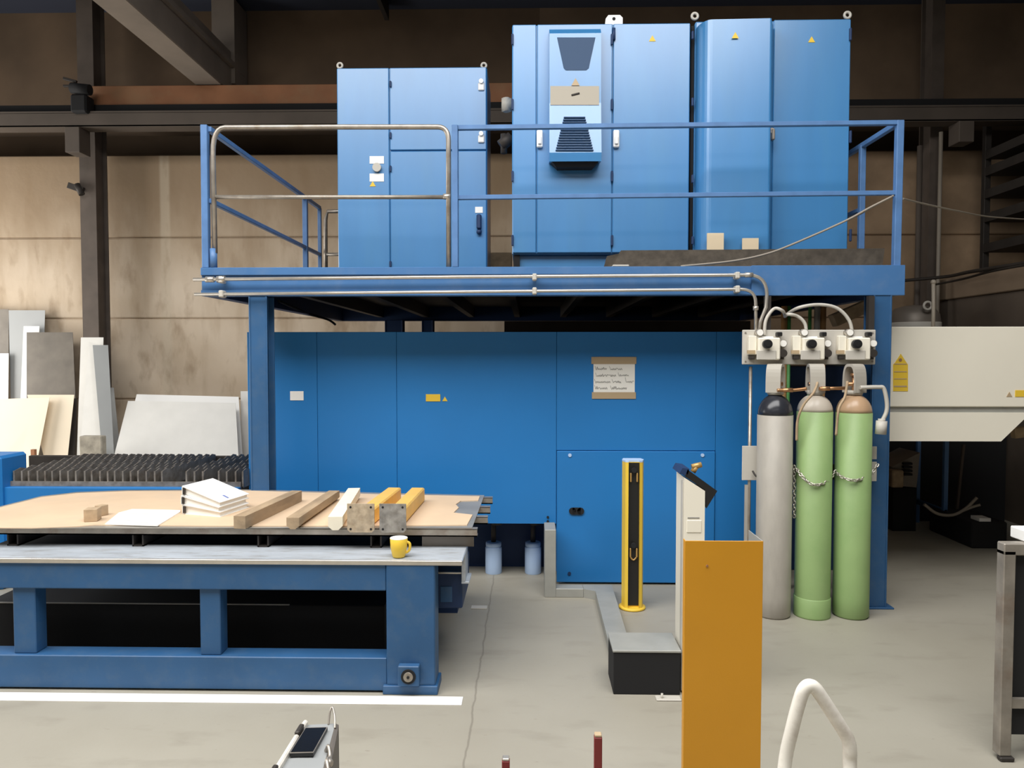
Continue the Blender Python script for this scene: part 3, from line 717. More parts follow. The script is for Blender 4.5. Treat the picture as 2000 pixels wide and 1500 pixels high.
# equipment behind, under the platform
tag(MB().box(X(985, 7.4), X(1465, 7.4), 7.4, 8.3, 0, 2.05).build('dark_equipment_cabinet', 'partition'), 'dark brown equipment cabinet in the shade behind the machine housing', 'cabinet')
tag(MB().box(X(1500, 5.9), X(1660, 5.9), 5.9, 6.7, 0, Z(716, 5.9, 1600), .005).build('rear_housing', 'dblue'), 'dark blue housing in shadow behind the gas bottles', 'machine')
for px, m_, l, r in ((1532, 'orangehose', 'orange vertical hose behind the regulator board, left', .022), (1541, 'greenhose', 'green vertical hose behind the regulator board', .014), (1608, 'orangehose', 'orange vertical hose behind the middle gas bottle', .02), (1596, 'lgrey', 'grey vertical conduit behind the middle gas bottle', .02), (1582, 'greenhose', 'slim green vertical hose beside the grey conduit', .012)):
    yy = 5.4; a = P(px, 605, yy)
    tag(MB().tube([(a.x, yy, zb - .35), (a.x, yy, .3)] if False else [Vector((a.x, yy, Z(598, yy, px))), Vector((a.x, yy, .0))], r, smooth=False).build('supply_hose', m_), l, 'hose')
tag(MB().bar(P(1626, 627, 5.5), P(1692, 598, 5.5), .09, .09).build('wrapped_pipe', 'wood2'), 'brown lagged pipe slanting up beneath the platform right end', 'pipe')

# ------------------------------------------------------------------ gas bottles
YGc = 4.87
def gas(pl, pr, y_top_body, y_cap0, y_cap1, body_m, sh_m, label, square=False, rot=0):
    cx = (X(pl, YGc - .0, 1000) + X(pr, YGc, 1000)) / 2; r = (X(pr, YGc, 1000) - X(pl, YGc, 1000)) / 2
    t = thing('gas_cylinder', label, 'gas cylinder', (cx, YGc, 0), 'gas cylinders under the regulator board')
    zb_ = Z(y_top_body, YGc - r, 1600); zs = Z(770, YGc, 1600); zc0 = Z(768, YGc, 1600); zc1 = Z(712, YGc, 1600)
    MB().lathe([(r * .9, 0), (r, .012), (r, .13), (r * 1.0, .135), (r, .14), (r, zb_), (r * .99, zb_ + .0005)], (cx, YGc, 0), seg=40).build('cylinder_body', body_m, t)
    z0 = zb_ + .0005; hh = zs - z0; prof = [(r * .985, z0)]
    for k in range(1, 9):
        a = k / 8 * PI / 2 * .86; prof.append((r * .985 * math.cos(a) + .0, z0 + hh * math.sin(a) / math.sin(PI / 2 * .86)))
    MB().lathe(prof, (cx, YGc, 0), seg=40).build('shoulder', sh_m, t)
    MB().lathe([(.048, zc0 - .01), (.052, zc0), (.052, zc0 + .016), (.045, zc0 + .02)], (cx, YGc, 0)).build('neck_ring', 'cap', t)
    MB().cyl((cx, YGc, zc0), (cx, YGc, zc0 + .11), .016).cyl((cx, YGc, zc0 + .11), (cx, YGc, zc0 + .13), .025).cyl((cx - .045, YGc, zc0 + .06), (cx + .045, YGc, zc0 + .06), .013).build('valve', 'copper', t)
    # guard: hoop handle
    pts = []
    w = .052; hgt = zc1 - zc0
    m_ = MB(); R = Matrix.Rotation(rot, 3, 'Z')
    n = 16; prev = None; outer = []; inner = []
    for k in range(n + 1):
        a = PI * k / n
        ex = .048 * abs(math.cos(a)) ** .6 * (1 if math.cos(a) >= 0 else -1) if abs(math.cos(a)) > 1e-6 else 0
        ez = math.sin(a) ** .6 if math.sin(a) > 1e-6 else 0
        outer.append((ex * 1.15, ez * hgt)); inner.append((ex * .9, ez * (hgt - .018)))
    sec = outer + inner[::-1]
    m_.prism([Vector((cx, YGc, zc0 + .005)) + R @ Vector((a, -.047, b)) for a, b in sec], R @ Vector((0, .094, 0)))
    g_ = m_.build('valve_guard', 'cap', t)
    return t, cx, r
t, c1, r1 = gas(1478, 1545, 813, 0, 0, 'cylgrey', 'shoulder_dark', 'grey gas cylinder with a black shoulder, leftmost of the three', rot=.95)
t, c2, r2 = gas(1555, 1622, 806, 0, 0, 'green', 'shoulder_grey', 'green gas cylinder with a pale grey shoulder, in the middle', rot=1.5)
MB().lathe([(r2 * 1.03, 0), (r2 * 1.035, .01), (r2 * 1.035, .125), (r2 * 1.0, .13)], (c2, YGc, 0), seg=40).build('foot_ring', 'green', t)
t, c3, r3 = gas(1631, 1698, 808, 0, 0, 'green', 'shoulder_tan', 'green gas cylinder with a tan shoulder, next to the blue post', rot=-1.2)

# chains
def chain(pts, label, r=.0045, L=.026):
    pts = [Vector(p) for p in pts]; m_ = MB(); dense = []
    for i in range(len(pts) - 1):
        p0, p1, p2, p3 = pts[max(0, i - 1)], pts[i], pts[i + 1], pts[min(len(pts) - 1, i + 2)]
        for k in range(30):
            u = k / 30; dense.append(.5 * ((2 * p1) + (p2 - p0) * u + (2 * p0 - 5 * p1 + 4 * p2 - p3) * u * u + (3 * p1 - p0 - 3 * p2 + p3) * u ** 3))
    dense.append(pts[-1]); acc = 0; last = dense[0]; k = 0; cs = []
    for p in dense[1:]:
        acc += (p - last).length
        if acc >= L * .78: cs.append((p, (p - last).normalized())); acc = 0
        last = p
    for i, (p, d) in enumerate(cs):
        n1 = d.orthogonal().normalized(); n2 = d.cross(n1)
        n = n1 if i % 2 else n2
        ring = [p + d * (L / 2) * math.cos(a) + n * (L * .33) * math.sin(a) for a in [q * PI / 4 for q in range(8)]]
        m_.tube(ring, r, seg=5, closed=True, smooth=False)
    return tag(m_.build('safety_chain', 'steel2'), label, 'chain')
yc = YGc - r2 - .012
def cp(px, py, d=0): return P(px, py, yc + d)
chain([cp(1554, 912, .12), cp(1563, 926, .05), cp(1580, 943, .01), cp(1597, 947, 0), cp(1614, 940, .03), cp(1624, 931, .09), cp(1634, 918, .12)], 'pale safety chain looped round the middle green cylinder')
chain([cp(1634, 921, .12), cp(1640, 929, .06), cp(1655, 936, .01), cp(1672, 938, .0), cp(1688, 932, .03), cp(1702, 925, .08), cp(1714, 908, .1)], 'pale safety chain looped round the green cylinder next to the post')
chain([cp(1551, 905, .13), cp(1551, 950, .13), cp(1551, 1008, .13)], 'loose chain end hanging between the grey and green cylinders')
# rack behind the cylinders
t = thing('cylinder_rack', 'grey bracket frame holding the gas cylinders upright', 'bracket', (X(1580, 5.0), 5.02, 0))
a = P(1449, 938, 4.95); b = P(1479, 871, 4.95)
MB().box(a.x, b.x, 4.95, 4.956, a.z, b.z, .002).build('end_plate', 'lgrey', t)
MB().box(a.x + .05, X(1716, 4.99), 4.993, 4.998, Z(935, 4.99), Z(905, 4.99)).build('cross_channel', 'dark', t)
MB().tube([P(1470, 920, 4.93), P(1477, 930, 4.9), P(1483, 925, 4.89), P(1481, 905, 4.89)], .006).build('hook', 'dark', t)
for y0, y1 in ((872, 897), (902, 940)):
    a = P(1700, y1, 4.93); b = P(1713, y0, 4.93); MB().box(a.x, b.x, 4.93, 4.936, a.z, b.z, .002).build('end_plate', 'lgrey', t)
a = P(1466, 716, 4.97); MB().cyl((a.x, 4.97, 0), (a.x, 4.97, a.z), .011).build('upright', 'steel', t)
MB().box(a.x - .03, a.x + .0, 4.965, 4.975, 0, Z(945, 4.97)).build('upright', 'grey', t)

# regulator board
yb_ = 4.94
t = thing('regulator_board', 'light grey steel board carrying the three gas regulators', 'board', (X(1580, yb_), yb_, Z(712, yb_)))
a = P(1450, 712, yb_); b = P(1711, 644, yb_)
MB().box(a.x, b.x, yb_, yb_ + .02, a.z, b.z, .004).build('board_plate', 'lgrey', t)
for px in (1456, 1704):
    for py in (650, 706): 
        c = P(px, py, yb_); MB().cyl((c.x, yb_ - .004, c.z), (c.x, yb_ + .002, c.z), .006, seg=8).build('bolt', 'steel', t)
for q_ in (1490, 1690): MB().box(X(q_, 5.0), X(q_ + 11, 5.0), yb_ + .02, 5.0, a.z, Z(580, 5.0)).build('hanger_strap', 'dark', t)
def reg(px0, label):
    o = P(px0, 712, yb_); t = thing('gas_regulator', label, 'regulator', (o.x, yb_, o.z), 'gas regulators on the board')
    def q(dx, py, d=0): return P(px0 + dx, py, yb_ - d)
    a, b = q(25, 703), q(68, 660); MB().box(a.x, b.x, yb_ - .07, yb_ - .0, a.z, b.z, .008).build('regulator_body', 'white', t)
    a, b = q(28, 703, .07), q(66, 684, .07); MB().box(a.x, b.x, yb_ - .078, yb_ - .06, a.z, b.z, .004).build('lower_block', 'lgrey', t)
    a, b = q(9, 693), q(25, 656); bb = MB().box(a.x, b.x, yb_ - .04, yb_ - .0, a.z, b.z, .004).build('side_block', 'white', t)
    a, b = q(9, 691, .04), q(25, 684, .04); MB().box(a.x, b.x, yb_ - .044, yb_ - .035, a.z, b.z).build('orange_band', 'tape', bb)
    a, b = q(11, 702), q(22, 694); MB().box(a.x, b.x, yb_ - .035, yb_ - .0, a.z, b.z, .004).build('inlet', 'dark', t)
    c = q(47, 672, .07); MB().cyl((c.x, yb_ - .105, c.z), (c.x, yb_ - .07, c.z), .029).cyl((c.x, yb_ - .108, c.z), (c.x, yb_ - .1, c.z), .018).build('knob', 'black', t)
    for dx, py, r in ((30, 650, .024), (75, 671, .025)):
        c = q(dx, py); gg = MB().cyl((c.x, yb_ - .05, c.z), (c.x, yb_, c.z), r).build('gauge', 'steel2', t)
        MB().cyl((c.x, yb_ - .053, c.z), (c.x, yb_ - .05, c.z), r * .85).build('dial', 'paper', gg)
    c = q(69, 653); MB().box(c.x - .017, c.x + .017, yb_ - .045, yb_, c.z - .014, c.z + .014, .005).build('switch', 'black', t)
    c = q(74, 690); MB().cyl((c.x, yb_ - .06, c.z), (c.x, yb_, c.z), .026).cyl((c.x, yb_ - .03, c.z - .04), (c.x, yb_ - .03, c.z), .014).build('outlet_valve', 'dark', t)
    a, b = q(20, 664, .02), q(60, 657, .02); MB().box(a.x, b.x, yb_ - .03, yb_, a.z, b.z, .004).build('manifold', 'purewhite', t)
reg(1450, 'leftmost gas regulator on the board, above the grey cylinder')
reg(1536, 'middle gas regulator on the board, above the pale-shouldered cylinder')
reg(1624, 'right gas regulator on the board, beside the blue post')
yh = 4.93
tag(MB().tube([P(1493, 655, yh), P(1496, 625, yh), P(1512, 603, yh), P(1528, 607, yh), P(1533, 616, 5.1)], .011).build('gas_hose', 'lgrey'), 'short pale hose arching over the left regulator', 'hose')
tag(MB().tube([P(1575, 655, yh), P(1572, 632, yh), P(1558, 618, yh), P(1540, 614, yh), P(1533, 618, 5.1)], .011).build('gas_hose', 'lgrey'), 'pale hose arching from the middle regulator towards the left', 'hose')
tag(MB().tube([P(1665, 652, yh), P(1658, 625, yh), P(1635, 602, yh), P(1600, 595, yh), P(1560, 601, yh), P(1534, 616, 5.1)], .011).build('gas_hose', 'lgrey'), 'longest pale hose arching from the right regulator', 'hose')
ym_ = 4.8
tag(MB().tube([P(1518, 762, ym_), P(1550, 762, ym_), P(1575, 759, ym_)], .011).tube([P(1600, 759, ym_), P(1655, 758, ym_)], .011).cyl(P(1528, 762, ym_), P(1548, 762, ym_), .014).cyl(P(1604, 759, ym_), P(1620, 759, ym_), .014).build('manifold_pipe', 'copper'), 'copper and steel manifold pipe joining the cylinder valves', 'pipe')
tag(MB().tube([P(1680, 757, ym_), P(1715, 756, ym_), P(1726, 759, ym_), P(1732, 785, ym_), P(1731, 805, ym_), P(1722, 824, ym_)], .013).cyl(P(1722, 822, ym_), P(1720, 848, ym_), .034).cyl(P(1722, 818, ym_), P(1722, 824, ym_), .022).build('relief_hose', 'lgrey'), 'bent pale hose with a round fitting hanging on the blue post', 'hose')
tag(MB().tube([P(1592, 712, 4.9), P(1597, 740, 4.85), P(1590, 765, 4.74), P(1570, 790, 4.73), P(1558, 820, 4.76), P(1556, 860, 4.79)], .008).build('capillary_hose', 'wood'), 'thin tan hose looping down over the middle cylinder shoulder', 'hose')
tag(MB().tube([P(1655, 745, 4.77), P(1650, 775, 4.74), P(1638, 800, 4.735), P(1633, 850, 4.76)], .008).build('capillary_hose', 'wood'), 'thin tan hose looping down over the tan cylinder shoulder', 'hose')

# ------------------------------------------------------------------ cable trunking
t = thing('cable_trunking', 'grey metal cable trunking running down the machine and across the floor', 'trunking', tuple(G(1120, 1168)))
yt = G(1100, 1167).y
a = P(1064, 1035, yt); b = P(1086, 1035, yt)
MB().box(a.x, b.x, yt, yt + .24, 0, a.z, .003).build('riser', 'ductgrey', t)
zt_h = Z(1150, yt, 1100)
A = Vector((b.x, yt, 0)); B = Vector((X(1140, yt, 1160), yt, 0))
MB().box(b.x, B.x, yt, yt + .10, 0, zt_h, .003).build('floor_run', 'ductgrey', t)
e1 = G(1163, 1172); e2 = G(1210, 1270)
dv = (e2 - e1).normalized(); px_ = Vector((dv.y, -dv.x, 0)) * -1
w = .12
C1 = e1 + px_ * 0; 
MB().prism([Vector((B.x, yt, 0)), Vector((e1.x, e1.y, 0)), Vector((X(1195, yt + .1, 1150), yt + .10, 0)), Vector((B.x, yt + .10, 0))], (0, 0, zt_h)).build('corner_piece', 'ductgrey', t)
q0 = G(1163, 1172); q1 = G(1205, 1285); q2 = q1 + Vector((.13, 0, 0)); q3 = Vector((X(1195, yt + .1, 1150), yt + .1, 0))
q1.y = 3.96; q2.y = 3.96
q1.x = X(1198, 3.96, 1240); q2.x = X(1240, 3.96, 1240)
MB().prism([q0, q1, q2, q3], (0, 0, zt_h)).build('floor_run', 'ductgrey', t)

# light column bollard
yy = 5.02
base = G(1236, 1180)
t = thing('light_curtain_column', 'yellow and black safety light column standing before the machine', 'safety column', (X(1235, 4.98), 4.98, 0))
cx = X(1235, 4.98, 1100); hw_ = (X(1256, 4.95, 1000) - X(1214, 4.95, 1000)) / 2
MB().lathe([(.085, 0), (.09, .004), (.09, .014), (.08, .018)], (cx, 4.98, 0)).build('base_plate', 'yellow', t)
zc_ = Z(903, 4.92, 1235)
ch = hw_ * .42
poly = [(-hw_, .0), (-hw_ + ch * .5, -hw_ * .75), (-hw_ * .52, -hw_ * .9), (-hw_ * .52, -hw_ * .55), (hw_ * .52, -hw_ * .55), (hw_ * .52, -hw_ * .9), (hw_ - ch * .5, -hw_ * .75), (hw_, 0), (hw_ * .8, hw_ * .8), (-hw_ * .8, hw_ * .8)]
MB().prism([Vector((cx + a, 4.98 + b, .018)) for a, b in poly], (0, 0, zc_ - .018)).build('housing_profile', 'yellow', t)
MB().box(cx - hw_ * .52, cx + hw_ * .52, 4.98 - hw_ * .6, 4.98 - hw_ * .5, .03, zc_ - .005).build('glass_strip', 'black', t)
MB().prism([Vector((cx + a * 1.01, 4.98 + b * 1.01, zc_)) for a, b in poly], (0, 0, .012)).build('cap', 'canister', t)
for py in (933, 1080):
    c = P(1235, py, 4.92)
    mm = MB()
    for s in (-1, 1): mm.box(cx + s * .021 - .005, cx + s * .021 + .005, 4.92, 4.935, c.z - .03, c.z + .03, .003)
    if py > 1000: mm.tube([(cx - .021, 4.93, c.z - .03), (cx, 4.93, c.z - .05), (cx + .021, 4.93, c.z - .03)], .005)
    mm.build('window_clip', 'brass', t)
    MB().cyl((cx, 4.915, c.z + .05), (cx, 4.93, c.z + .05), .018).build('lens', 'matblack', t)

# pedestal box and console
yp = G(1260, 1357).y
a = P(1198, 1357, yp); b = P(1329, 1270, yp)
ybk = yp + .24
zpt = P(1260, 1270, yp).z
t = thing('pedestal_box', 'low black box with a grey lid on the floor beside the console', 'box', ((a.x + b.x) / 2, (yp + ybk) / 2, 0))
MB().box(a.x, b.x, yp, ybk, 0, zpt - .012, .003).build('box_body', 'matblack', t)
MB().box(a.x - .004, b.x + .004, yp - .004, ybk, zpt - .012, zpt, .002).build('lid', 'ductgrey', t)
tag(MB().box(X(1281, yp - .05, 1360), X(1330, yp - .05, 1360), yp - .07, yp - .02, 0, .008, .003).cyl((X(1293, yp - .05, 1360), yp - .05, .0), (X(1293, yp - .05, 1360), yp - .05, .03), .006).build('floor_anchor', 'lgrey'), 'pale anchor strip on the floor at the foot of the black box', 'bracket')
yk = 3.70
t = thing('operator_console', 'slim cream operator console with a slanted black screen', 'console', (X(1355, yk), yk, 0))
A = [P(1337, 933, yk), P(1377, 959, yk)]
xa, xb = A[0].x, A[1].x
body = [Vector((xa, yk, .0)), Vector((xb, yk, .0)), Vector((xb, yk, A[1].z)), Vector((xa, yk, A[0].z))]
MB().prism(body, (0, .20, 0)).build('console_body', 'white', t)
MB().box(xa - .006, xa + .002, yk + .012, yk + .06, 0.01, A[0].z - .02, .002).build('side_seam', 'lgrey', t)
s0 = P(1338, 931, yk); s1 = P(1377, 957, yk); s2 = P(1380, 993, yk); s3 = P(1401, 959, yk); s4 = P(1343, 917, yk)
MB().prism([s0, s1, s2, s3, s4], (0, .20, 0)).build('screen_head', 'black', t)
u0 = P(1327, 925, yk); u1 = P(1342, 930, yk); u2 = P(1347, 916, yk); u3 = P(1333, 914, yk)
MB().prism([u0, u1, u2, u3], (0, .18, 0)).build('hood', 'dblue', t)
k0 = P(1353, 922, yk + .05); k1 = P(1359, 912, yk + .05)
MB().cyl(k0, k1, .014).cyl(k1 + Vector((-.02, 0, .0)), k1 + Vector((.028, 0, .012)), .014).build('stop_knob', 'brass', t)
a = P(1343, 1011, yk); b = P(1366, 1012, yk); MB().box(a.x, b.x, yk - .002, yk + .002, a.z - .003, a.z + .002).build('slot', 'ink', t)
a = P(1341, 1040, yk); b = P(1370, 1016, yk); MB().box(a.x, b.x, yk - .003, yk + .001, a.z, b.z, .002).build('cover_plate', 'white', t)

# orange panel
yo = 2.5
a = P(1338, 1056, yo); b = P(1491, 1056, yo)
t = thing('orange_guard', 'tall folded orange sheet metal guard in the right foreground', 'guard', ((a.x + b.x) / 2, yo, 0))
MB().box(a.x, b.x, yo, yo + .003, .01, a.z, .001).build('front_sheet', 'orange', t)
MB().box(b.x - .003, b.x, yo + .003, yo + .16, .01, a.z + .0, .001).build('side_flange', 'ductgrey', t)
MB().box(a.x, a.x + .003, yo + .003, yo + .03, .01, a.z, .001).build('side_flange', 'orange', t)
MB().box(a.x - .03, b.x + .02, yo - .03, yo + .18, 0, .012, .002).build('foot_plate', 'dark', t)
c = P(1381, 1105, yo); MB().cyl((c.x, yo - .003, c.z), (c.x, yo, c.z), .004).build('rivet', 'rust', t)

# white tubular handle (trolley handle)
yw = 1.72
pts = [P(1528, 1640, yw - .05), P(1532, 1500, yw), P(1548, 1420, yw), P(1563, 1364, yw), P(1571, 1346, yw), P(1581, 1339, yw), P(1592, 1344, yw), P(1604, 1360, yw), P(1625, 1392, yw), P(1648, 1428, yw), P(1657, 1446, yw), P(1660, 1466, yw), P(1660, 1500, yw), P(1662, 1640, yw - .05)]
t = thing('trolley', 'white tubular trolley handle rising at the bottom right', 'trolley', (X(1595, yw), yw, 0))
xlw, xrw = P(1528, 1640, yw - .05), P(1662, 1640, yw - .05)
MB().tube([Vector((xlw.x - .03, yw - .15, .12))] + pts + [Vector((xrw.x + .0, yw - .15, .12))], .0155, seg=14, sub=5).build('handle', 'tubewhite', t)
MB().box(xlw.x - .1, xrw.x + .08, yw - .45, yw - .08, .08, .12, .01).build('deck', 'tubewhite', t)
for sx in (xlw.x - .06, xrw.x + .04):
    MB().cyl((sx - .02, yw - .2, .045), (sx + .02, yw - .2, .045), .045).build('wheel', 'black', t)

# red stakes
for px, py, yy, l in ((1168, 1432, 2.15, 'taller dark red upright post at the bottom edge'), (988, 1478, 2.15, 'shorter dark red upright post at the bottom edge')):
    c = P(px, py, yy); r = .0115
    t = thing('red_post', l, 'post', (c.x, yy, 0), 'red posts at the bottom edge')
    MB().box(c.x - r, c.x + r, yy - r, yy + r, .0, c.z - .008, .002).build('post_body', 'red', t)
    MB().box(c.x - r * .9, c.x + r * .9, yy - r * .9, yy + r * .9, c.z - .008, c.z, .002).build('end_cap', 'tape' if px > 1100 else 'steel2', t)

# grey device with phone
def dev():
    yf = 1.78; ybk = 2.15
    # slanted top face corner pixels: back-left, back-right, front-right, front-left
    BL = P(597, 1416, ybk); BR = P(655, 1413, ybk); FR = P(623, 1530, yf); FL = P(528, 1530, yf)
    BR2 = P(662, 1500, ybk)
    t = thing('machine_pendant', 'grey slanted-top terminal at the bottom edge, left of the red posts', 'terminal', ((BL.x + FR.x) / 2, yf + .15, 0))
    lo = [Vector((p.x, p.y, 0.02)) for p in (BL, BR, FR, FL)]
    MB().hexa(lo, [BL, BR, FR, FL]).build('casing', 'device', t)
    R0, R1 = BR, FR
    sv = Vector((.012, 0, -.01))
    MB().hexa([BR + Vector((.0, 0, -.0)), FR + Vector((.0, 0, -.0)), Vector((FR.x, FR.y, .02)), Vector((BR.x, BR.y, .02))],
              [BR + Vector((.010, 0, -.004)), FR + Vector((.02, 0, -.004)), Vector((FR.x + .02, FR.y, .02)), Vector((BR.x + .012, BR.y, .02))]).build('side_panel', 'device2', t)
    MB().bar(BL + Vector((0, 0, .006)), FL + Vector((0, 0, .006)), .014, .02, .004).build('edge_strip', 'tubewhite', t)
    n = ((BR - BL).cross(FL - BL)).normalized()
    if n.z < 0: n = -n
    def on(u, v, h=0):  # u across 0..1, v from back 0..1
        a = BL.lerp(BR, u); b = FL.lerp(FR, u); return a.lerp(b, v) + n * h
    MB().bar(on(.02, .14, .014), on(.02, .3, .014), .014, .02).bar(on(.0, .86, .014), on(.0, .95, .014), .014, .02).build('latch', 'dark', t)
    MB().tube([on(.78, .02, 0), on(.82, -.02, .03), on(.9, -.04, .042), on(1.0, .02, .02), on(1.03, .1, 0)], .003).build('wire_loop', 'steel', t)
    MB().tube([on(.97, .52, .0), on(1.04, .55, .02), on(1.1, .62, .0), on(1.07, .72, .01), on(1.14, .8, -.02)], .005).sph(on(1.0, .5, .0), .01).sph(on(1.1, .7, .0), .012).build('latch_spring', 'steel', t)
    # phone rests on it
    q = [on(.17, .15, .004), on(.80, .15, .004), on(.72, .62, .004), on(.08, .62, .004)]
    # real rectangle
    cx = (q[0] + q[1] + q[2] + q[3]) / 4
    vx = ((q[1] - q[0]) + (q[2] - q[3])).normalized(); vy = n.cross(vx).normalized()
    R = Matrix((vx, vy, n)).transposed()
    ph = thing('smartphone', 'black smartphone lying on the grey terminal', 'phone', tuple(cx))
    L = ((q[0] - q[3]).length + (q[1] - q[2]).length) / 2; W = ((q[1] - q[0]).length + (q[2] - q[3]).length) / 2
    sh = ((q[0] + q[1]) / 2 - (q[2] + q[3]) / 2); sh = sh - n * sh.dot(n); shv = sh.normalized(); 
    vy2 = shv; vx2 = vx
    def hx(s, z0, z1):
        return [cx + vx2 * (a * W / 2 * s) + vy2 * (b * L / 2 * s) + n * z0 for a, b in ((-1, -1), (1, -1), (1, 1), (-1, 1))], [cx + vx2 * (a * W / 2 * s) + vy2 * (b * L / 2 * s) + n * z1 for a, b in ((-1, -1), (1, -1), (1, 1), (-1, 1))]
    MB().hexa(*hx(1, 0, .009)).build('phone_case', 'black', ph)
    MB().hexa(*hx(1.0, .009, .0095)).build('rim', 'steel', ph)
    MB().hexa(*hx(.93, .0094, .0105)).build('phone_screen', 'screen', ph)
dev()

# worn steel frame bottom right
yv = G(1975, 1487).y
t = thing('steel_workbench', 'worn grey steel frame bench cut off by the right edge', 'workbench', (X(1990, yv), yv + .3, 0))
a = P(1962, 1062, yv); b = P(1986, 1062, yv); w_ = b.x - a.x; zt2 = a.z
for xx in (a.x, a.x + 1.0):
    for y2 in (yv,):
        MB().box(xx, xx + w_, y2, y2 + w_, .02, zt2 - .03, .004).build('leg', 'wornframe', t)
for y2 in (yv,): MB().box(a.x, a.x + 1.05, y2, y2 + w_, zt2 - .05, zt2, .004).build('top_rail', 'wornframe', t)
zz = Z(1377, yv, 1990); MB().box(a.x + w_, a.x + 1.0, yv + .01, yv + .03, zz - .02, zz + .02).build('low_rail', 'wornframe', t)
MB().box(a.x + w_, a.x + 1.0, yv + .03, yv + .04, .1, zt2 - .06).build('back_sheet', 'matblack', t)
MB().box(a.x - .0, a.x + w_ + .01, yv - .01, yv + .02, 0, .02, .005).build('foot_pad', 'dark', t)
a2 = P(1978, 1060, yv + .1); tag(MB().box(a2.x, a2.x + .4, yv + .01, yv + .12, zt2 + .001, zt2 + .05, .004).build('white_tray', 'purewhite'), 'white tray lying on the worn bench at the right edge', 'tray')

# ------------------------------------------------------------------ white machine cover at right
yq = 5.3
def Xq(px): return X(px, yq, 750)
t = thing('beam_guard_cover', 'large cream sheet metal cover jutting out right of the blue post', 'machine cover', (Xq(1900), yq + .5, 1.0))
zA, zB, zC, zD = Z(638, yq, 1900), Z(795, yq, 1900), Z(806, yq, 1900), Z(862, yq, 1900)
MB().box(Xq(1739), Xq(2150), yq, yq + 1.25, zB, zA, .006).build('upper_cover', 'white', t)
MB().box(Xq(1742), Xq(2150), yq + .02, yq + 1.23, zC - .01, zB + .01).build('recess', 'ductgrey', t)
MB().prism([Vector((Xq(1739), yq, zC)), Vector((Xq(1739), yq, zD)), Vector((Xq(1958), yq, zD)), Vector((Xq(2003), yq, Z(818, yq, 2000))), Vector((Xq(2150), yq, Z(818, yq, 2000))), Vector((Xq(2150), yq, zC))], (0, 1.25, 0)).build('lower_cover', 'white', t)
wl = MB().prism([P(1744, 764, yq), P(1773, 764, yq), P(1773, 712, yq), P(1770, 708, yq), P(1759, 691, yq), P(1748, 708, yq), P(1744, 712, yq)], (0, -.003, 0)).build('warning_label', 'sticker', t)
for py in (711, 726, 740, 754):
    a, b = P(1746, py, yq - .003), P(1771, py, yq - .003); MB().box(a.x, b.x, yq - .005, yq - .002, a.z - (.007 if py > 750 else .003), a.z + .003).build('label_line', 'tape', wl)
c = P(1758, 703, yq); MB().cyl((c.x, yq - .006, c.z), (c.x, yq - .002, c.z), .011).build('symbol', 'rust', wl)
plate(1982, 2012, 762, 775, yq, 'warning_label', 'sticker', t); tri(1971, 770, yq, .04, 'warning_label', t, 'tape')
MB().box(Xq(2120), Xq(2150), yq + .02, yq + .2, 0, zD).build('support_leg', 'matblack', t)
for px in (2020,):
    tag(MB().bar(P(1978, 846, 5.9), P(2060, 836, 5.9), .06, .08).build('gripper_arm', 'wood2'), 'tan metal arm below the cream cover at the right edge', 'arm')

# stand below: blue legs, dark machinery
yl = G(1845, 1046).y
t = thing('blue_stand', 'thin blue frame stand in the dark beneath the cream cover', 'stand', (X(1820, yl), yl + .3, 0))
a = G(1846, 1046); MB().box(a.x - .02, a.x + .02, a.y, a.y + .04, 0, Z(862, yl, 1846), .003).build('leg', 'rail', t)
y2 = yl + .55; a2 = P(1794, 960, y2); MB().box(a2.x - .018, a2.x + .018, y2, y2 + .04, 0, 1.2, .003).build('leg', 'rail', t)
zz = Z(1000, yl, 1846)
MB().bar((a2.x, y2, zz), (a.x, y2, zz), .03, .05).build('cross_bar', 'frame', t)
MB().bar((a.x, y2, zz), (a.x, a.y, zz), .03, .05).build('cross_bar', 'frame', t)
MB().bar(P(1882, 868, yl + .1), P(1864, 1040, yl + .1), .025, .025).build('brace', 'hallsteel', t)
tag(MB().tube([P(1805, 985, 6.8), P(1830, 1003, 6.8), P(1860, 1006, 6.8), P(1885, 994, 6.8), P(1908, 972, 6.8)], .014).tube([P(1880, 998, 6.8), P(1900, 990, 6.78), P(1915, 986, 6.75)], .012).build('curved_hose', 'cable'), 'pale hose sagging between the legs of the blue stand', 'hose')
tag(MB().box(X(1893, 6.7), X(1962, 6.7), 6.6, 7.3, 0, Z(1020, 6.6, 1930), .01).build('black_bin', 'matblack'), 'low black bin on the floor in the dark right background', 'bin')
tag(MB().box(X(1937, 6.5), X(1960, 6.5), 6.62, 6.75, Z(1020, 6.6, 1930) + .001, Z(1020, 6.6, 1930) + .03).build('metal_scrap', 'purewhite'), 'small bright metal offcut lying on the black bin', 'offcut')
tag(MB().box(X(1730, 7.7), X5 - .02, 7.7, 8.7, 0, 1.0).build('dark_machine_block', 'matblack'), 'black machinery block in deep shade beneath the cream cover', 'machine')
t = thing('extraction_fan', 'grey and tan ducted fan in the dark left of the blue stand', 'fan', (X(1770, 7.2), 7.2, 0))
MB().hexa([P(1742, 948, 7.2), P(1790, 952, 7.2), P(1797, 884, 7.2), P(1742, 912, 7.2)], [P(1742, 948, 7.2) + Vector((0, .4, 0)), P(1790, 952, 7.2) + Vector((0, .4, 0)), P(1797, 884, 7.2) + Vector((0, .4, 0)), P(1742, 912, 7.2) + Vector((0, .4, 0))]).build('duct', 'tank', t)
MB().box(X(1742, 7.15), X(1765, 7.15), 7.1, 7.2, Z(948, 7.15), Z(915, 7.15), .01).build('outlet_box', 'wood2', t)
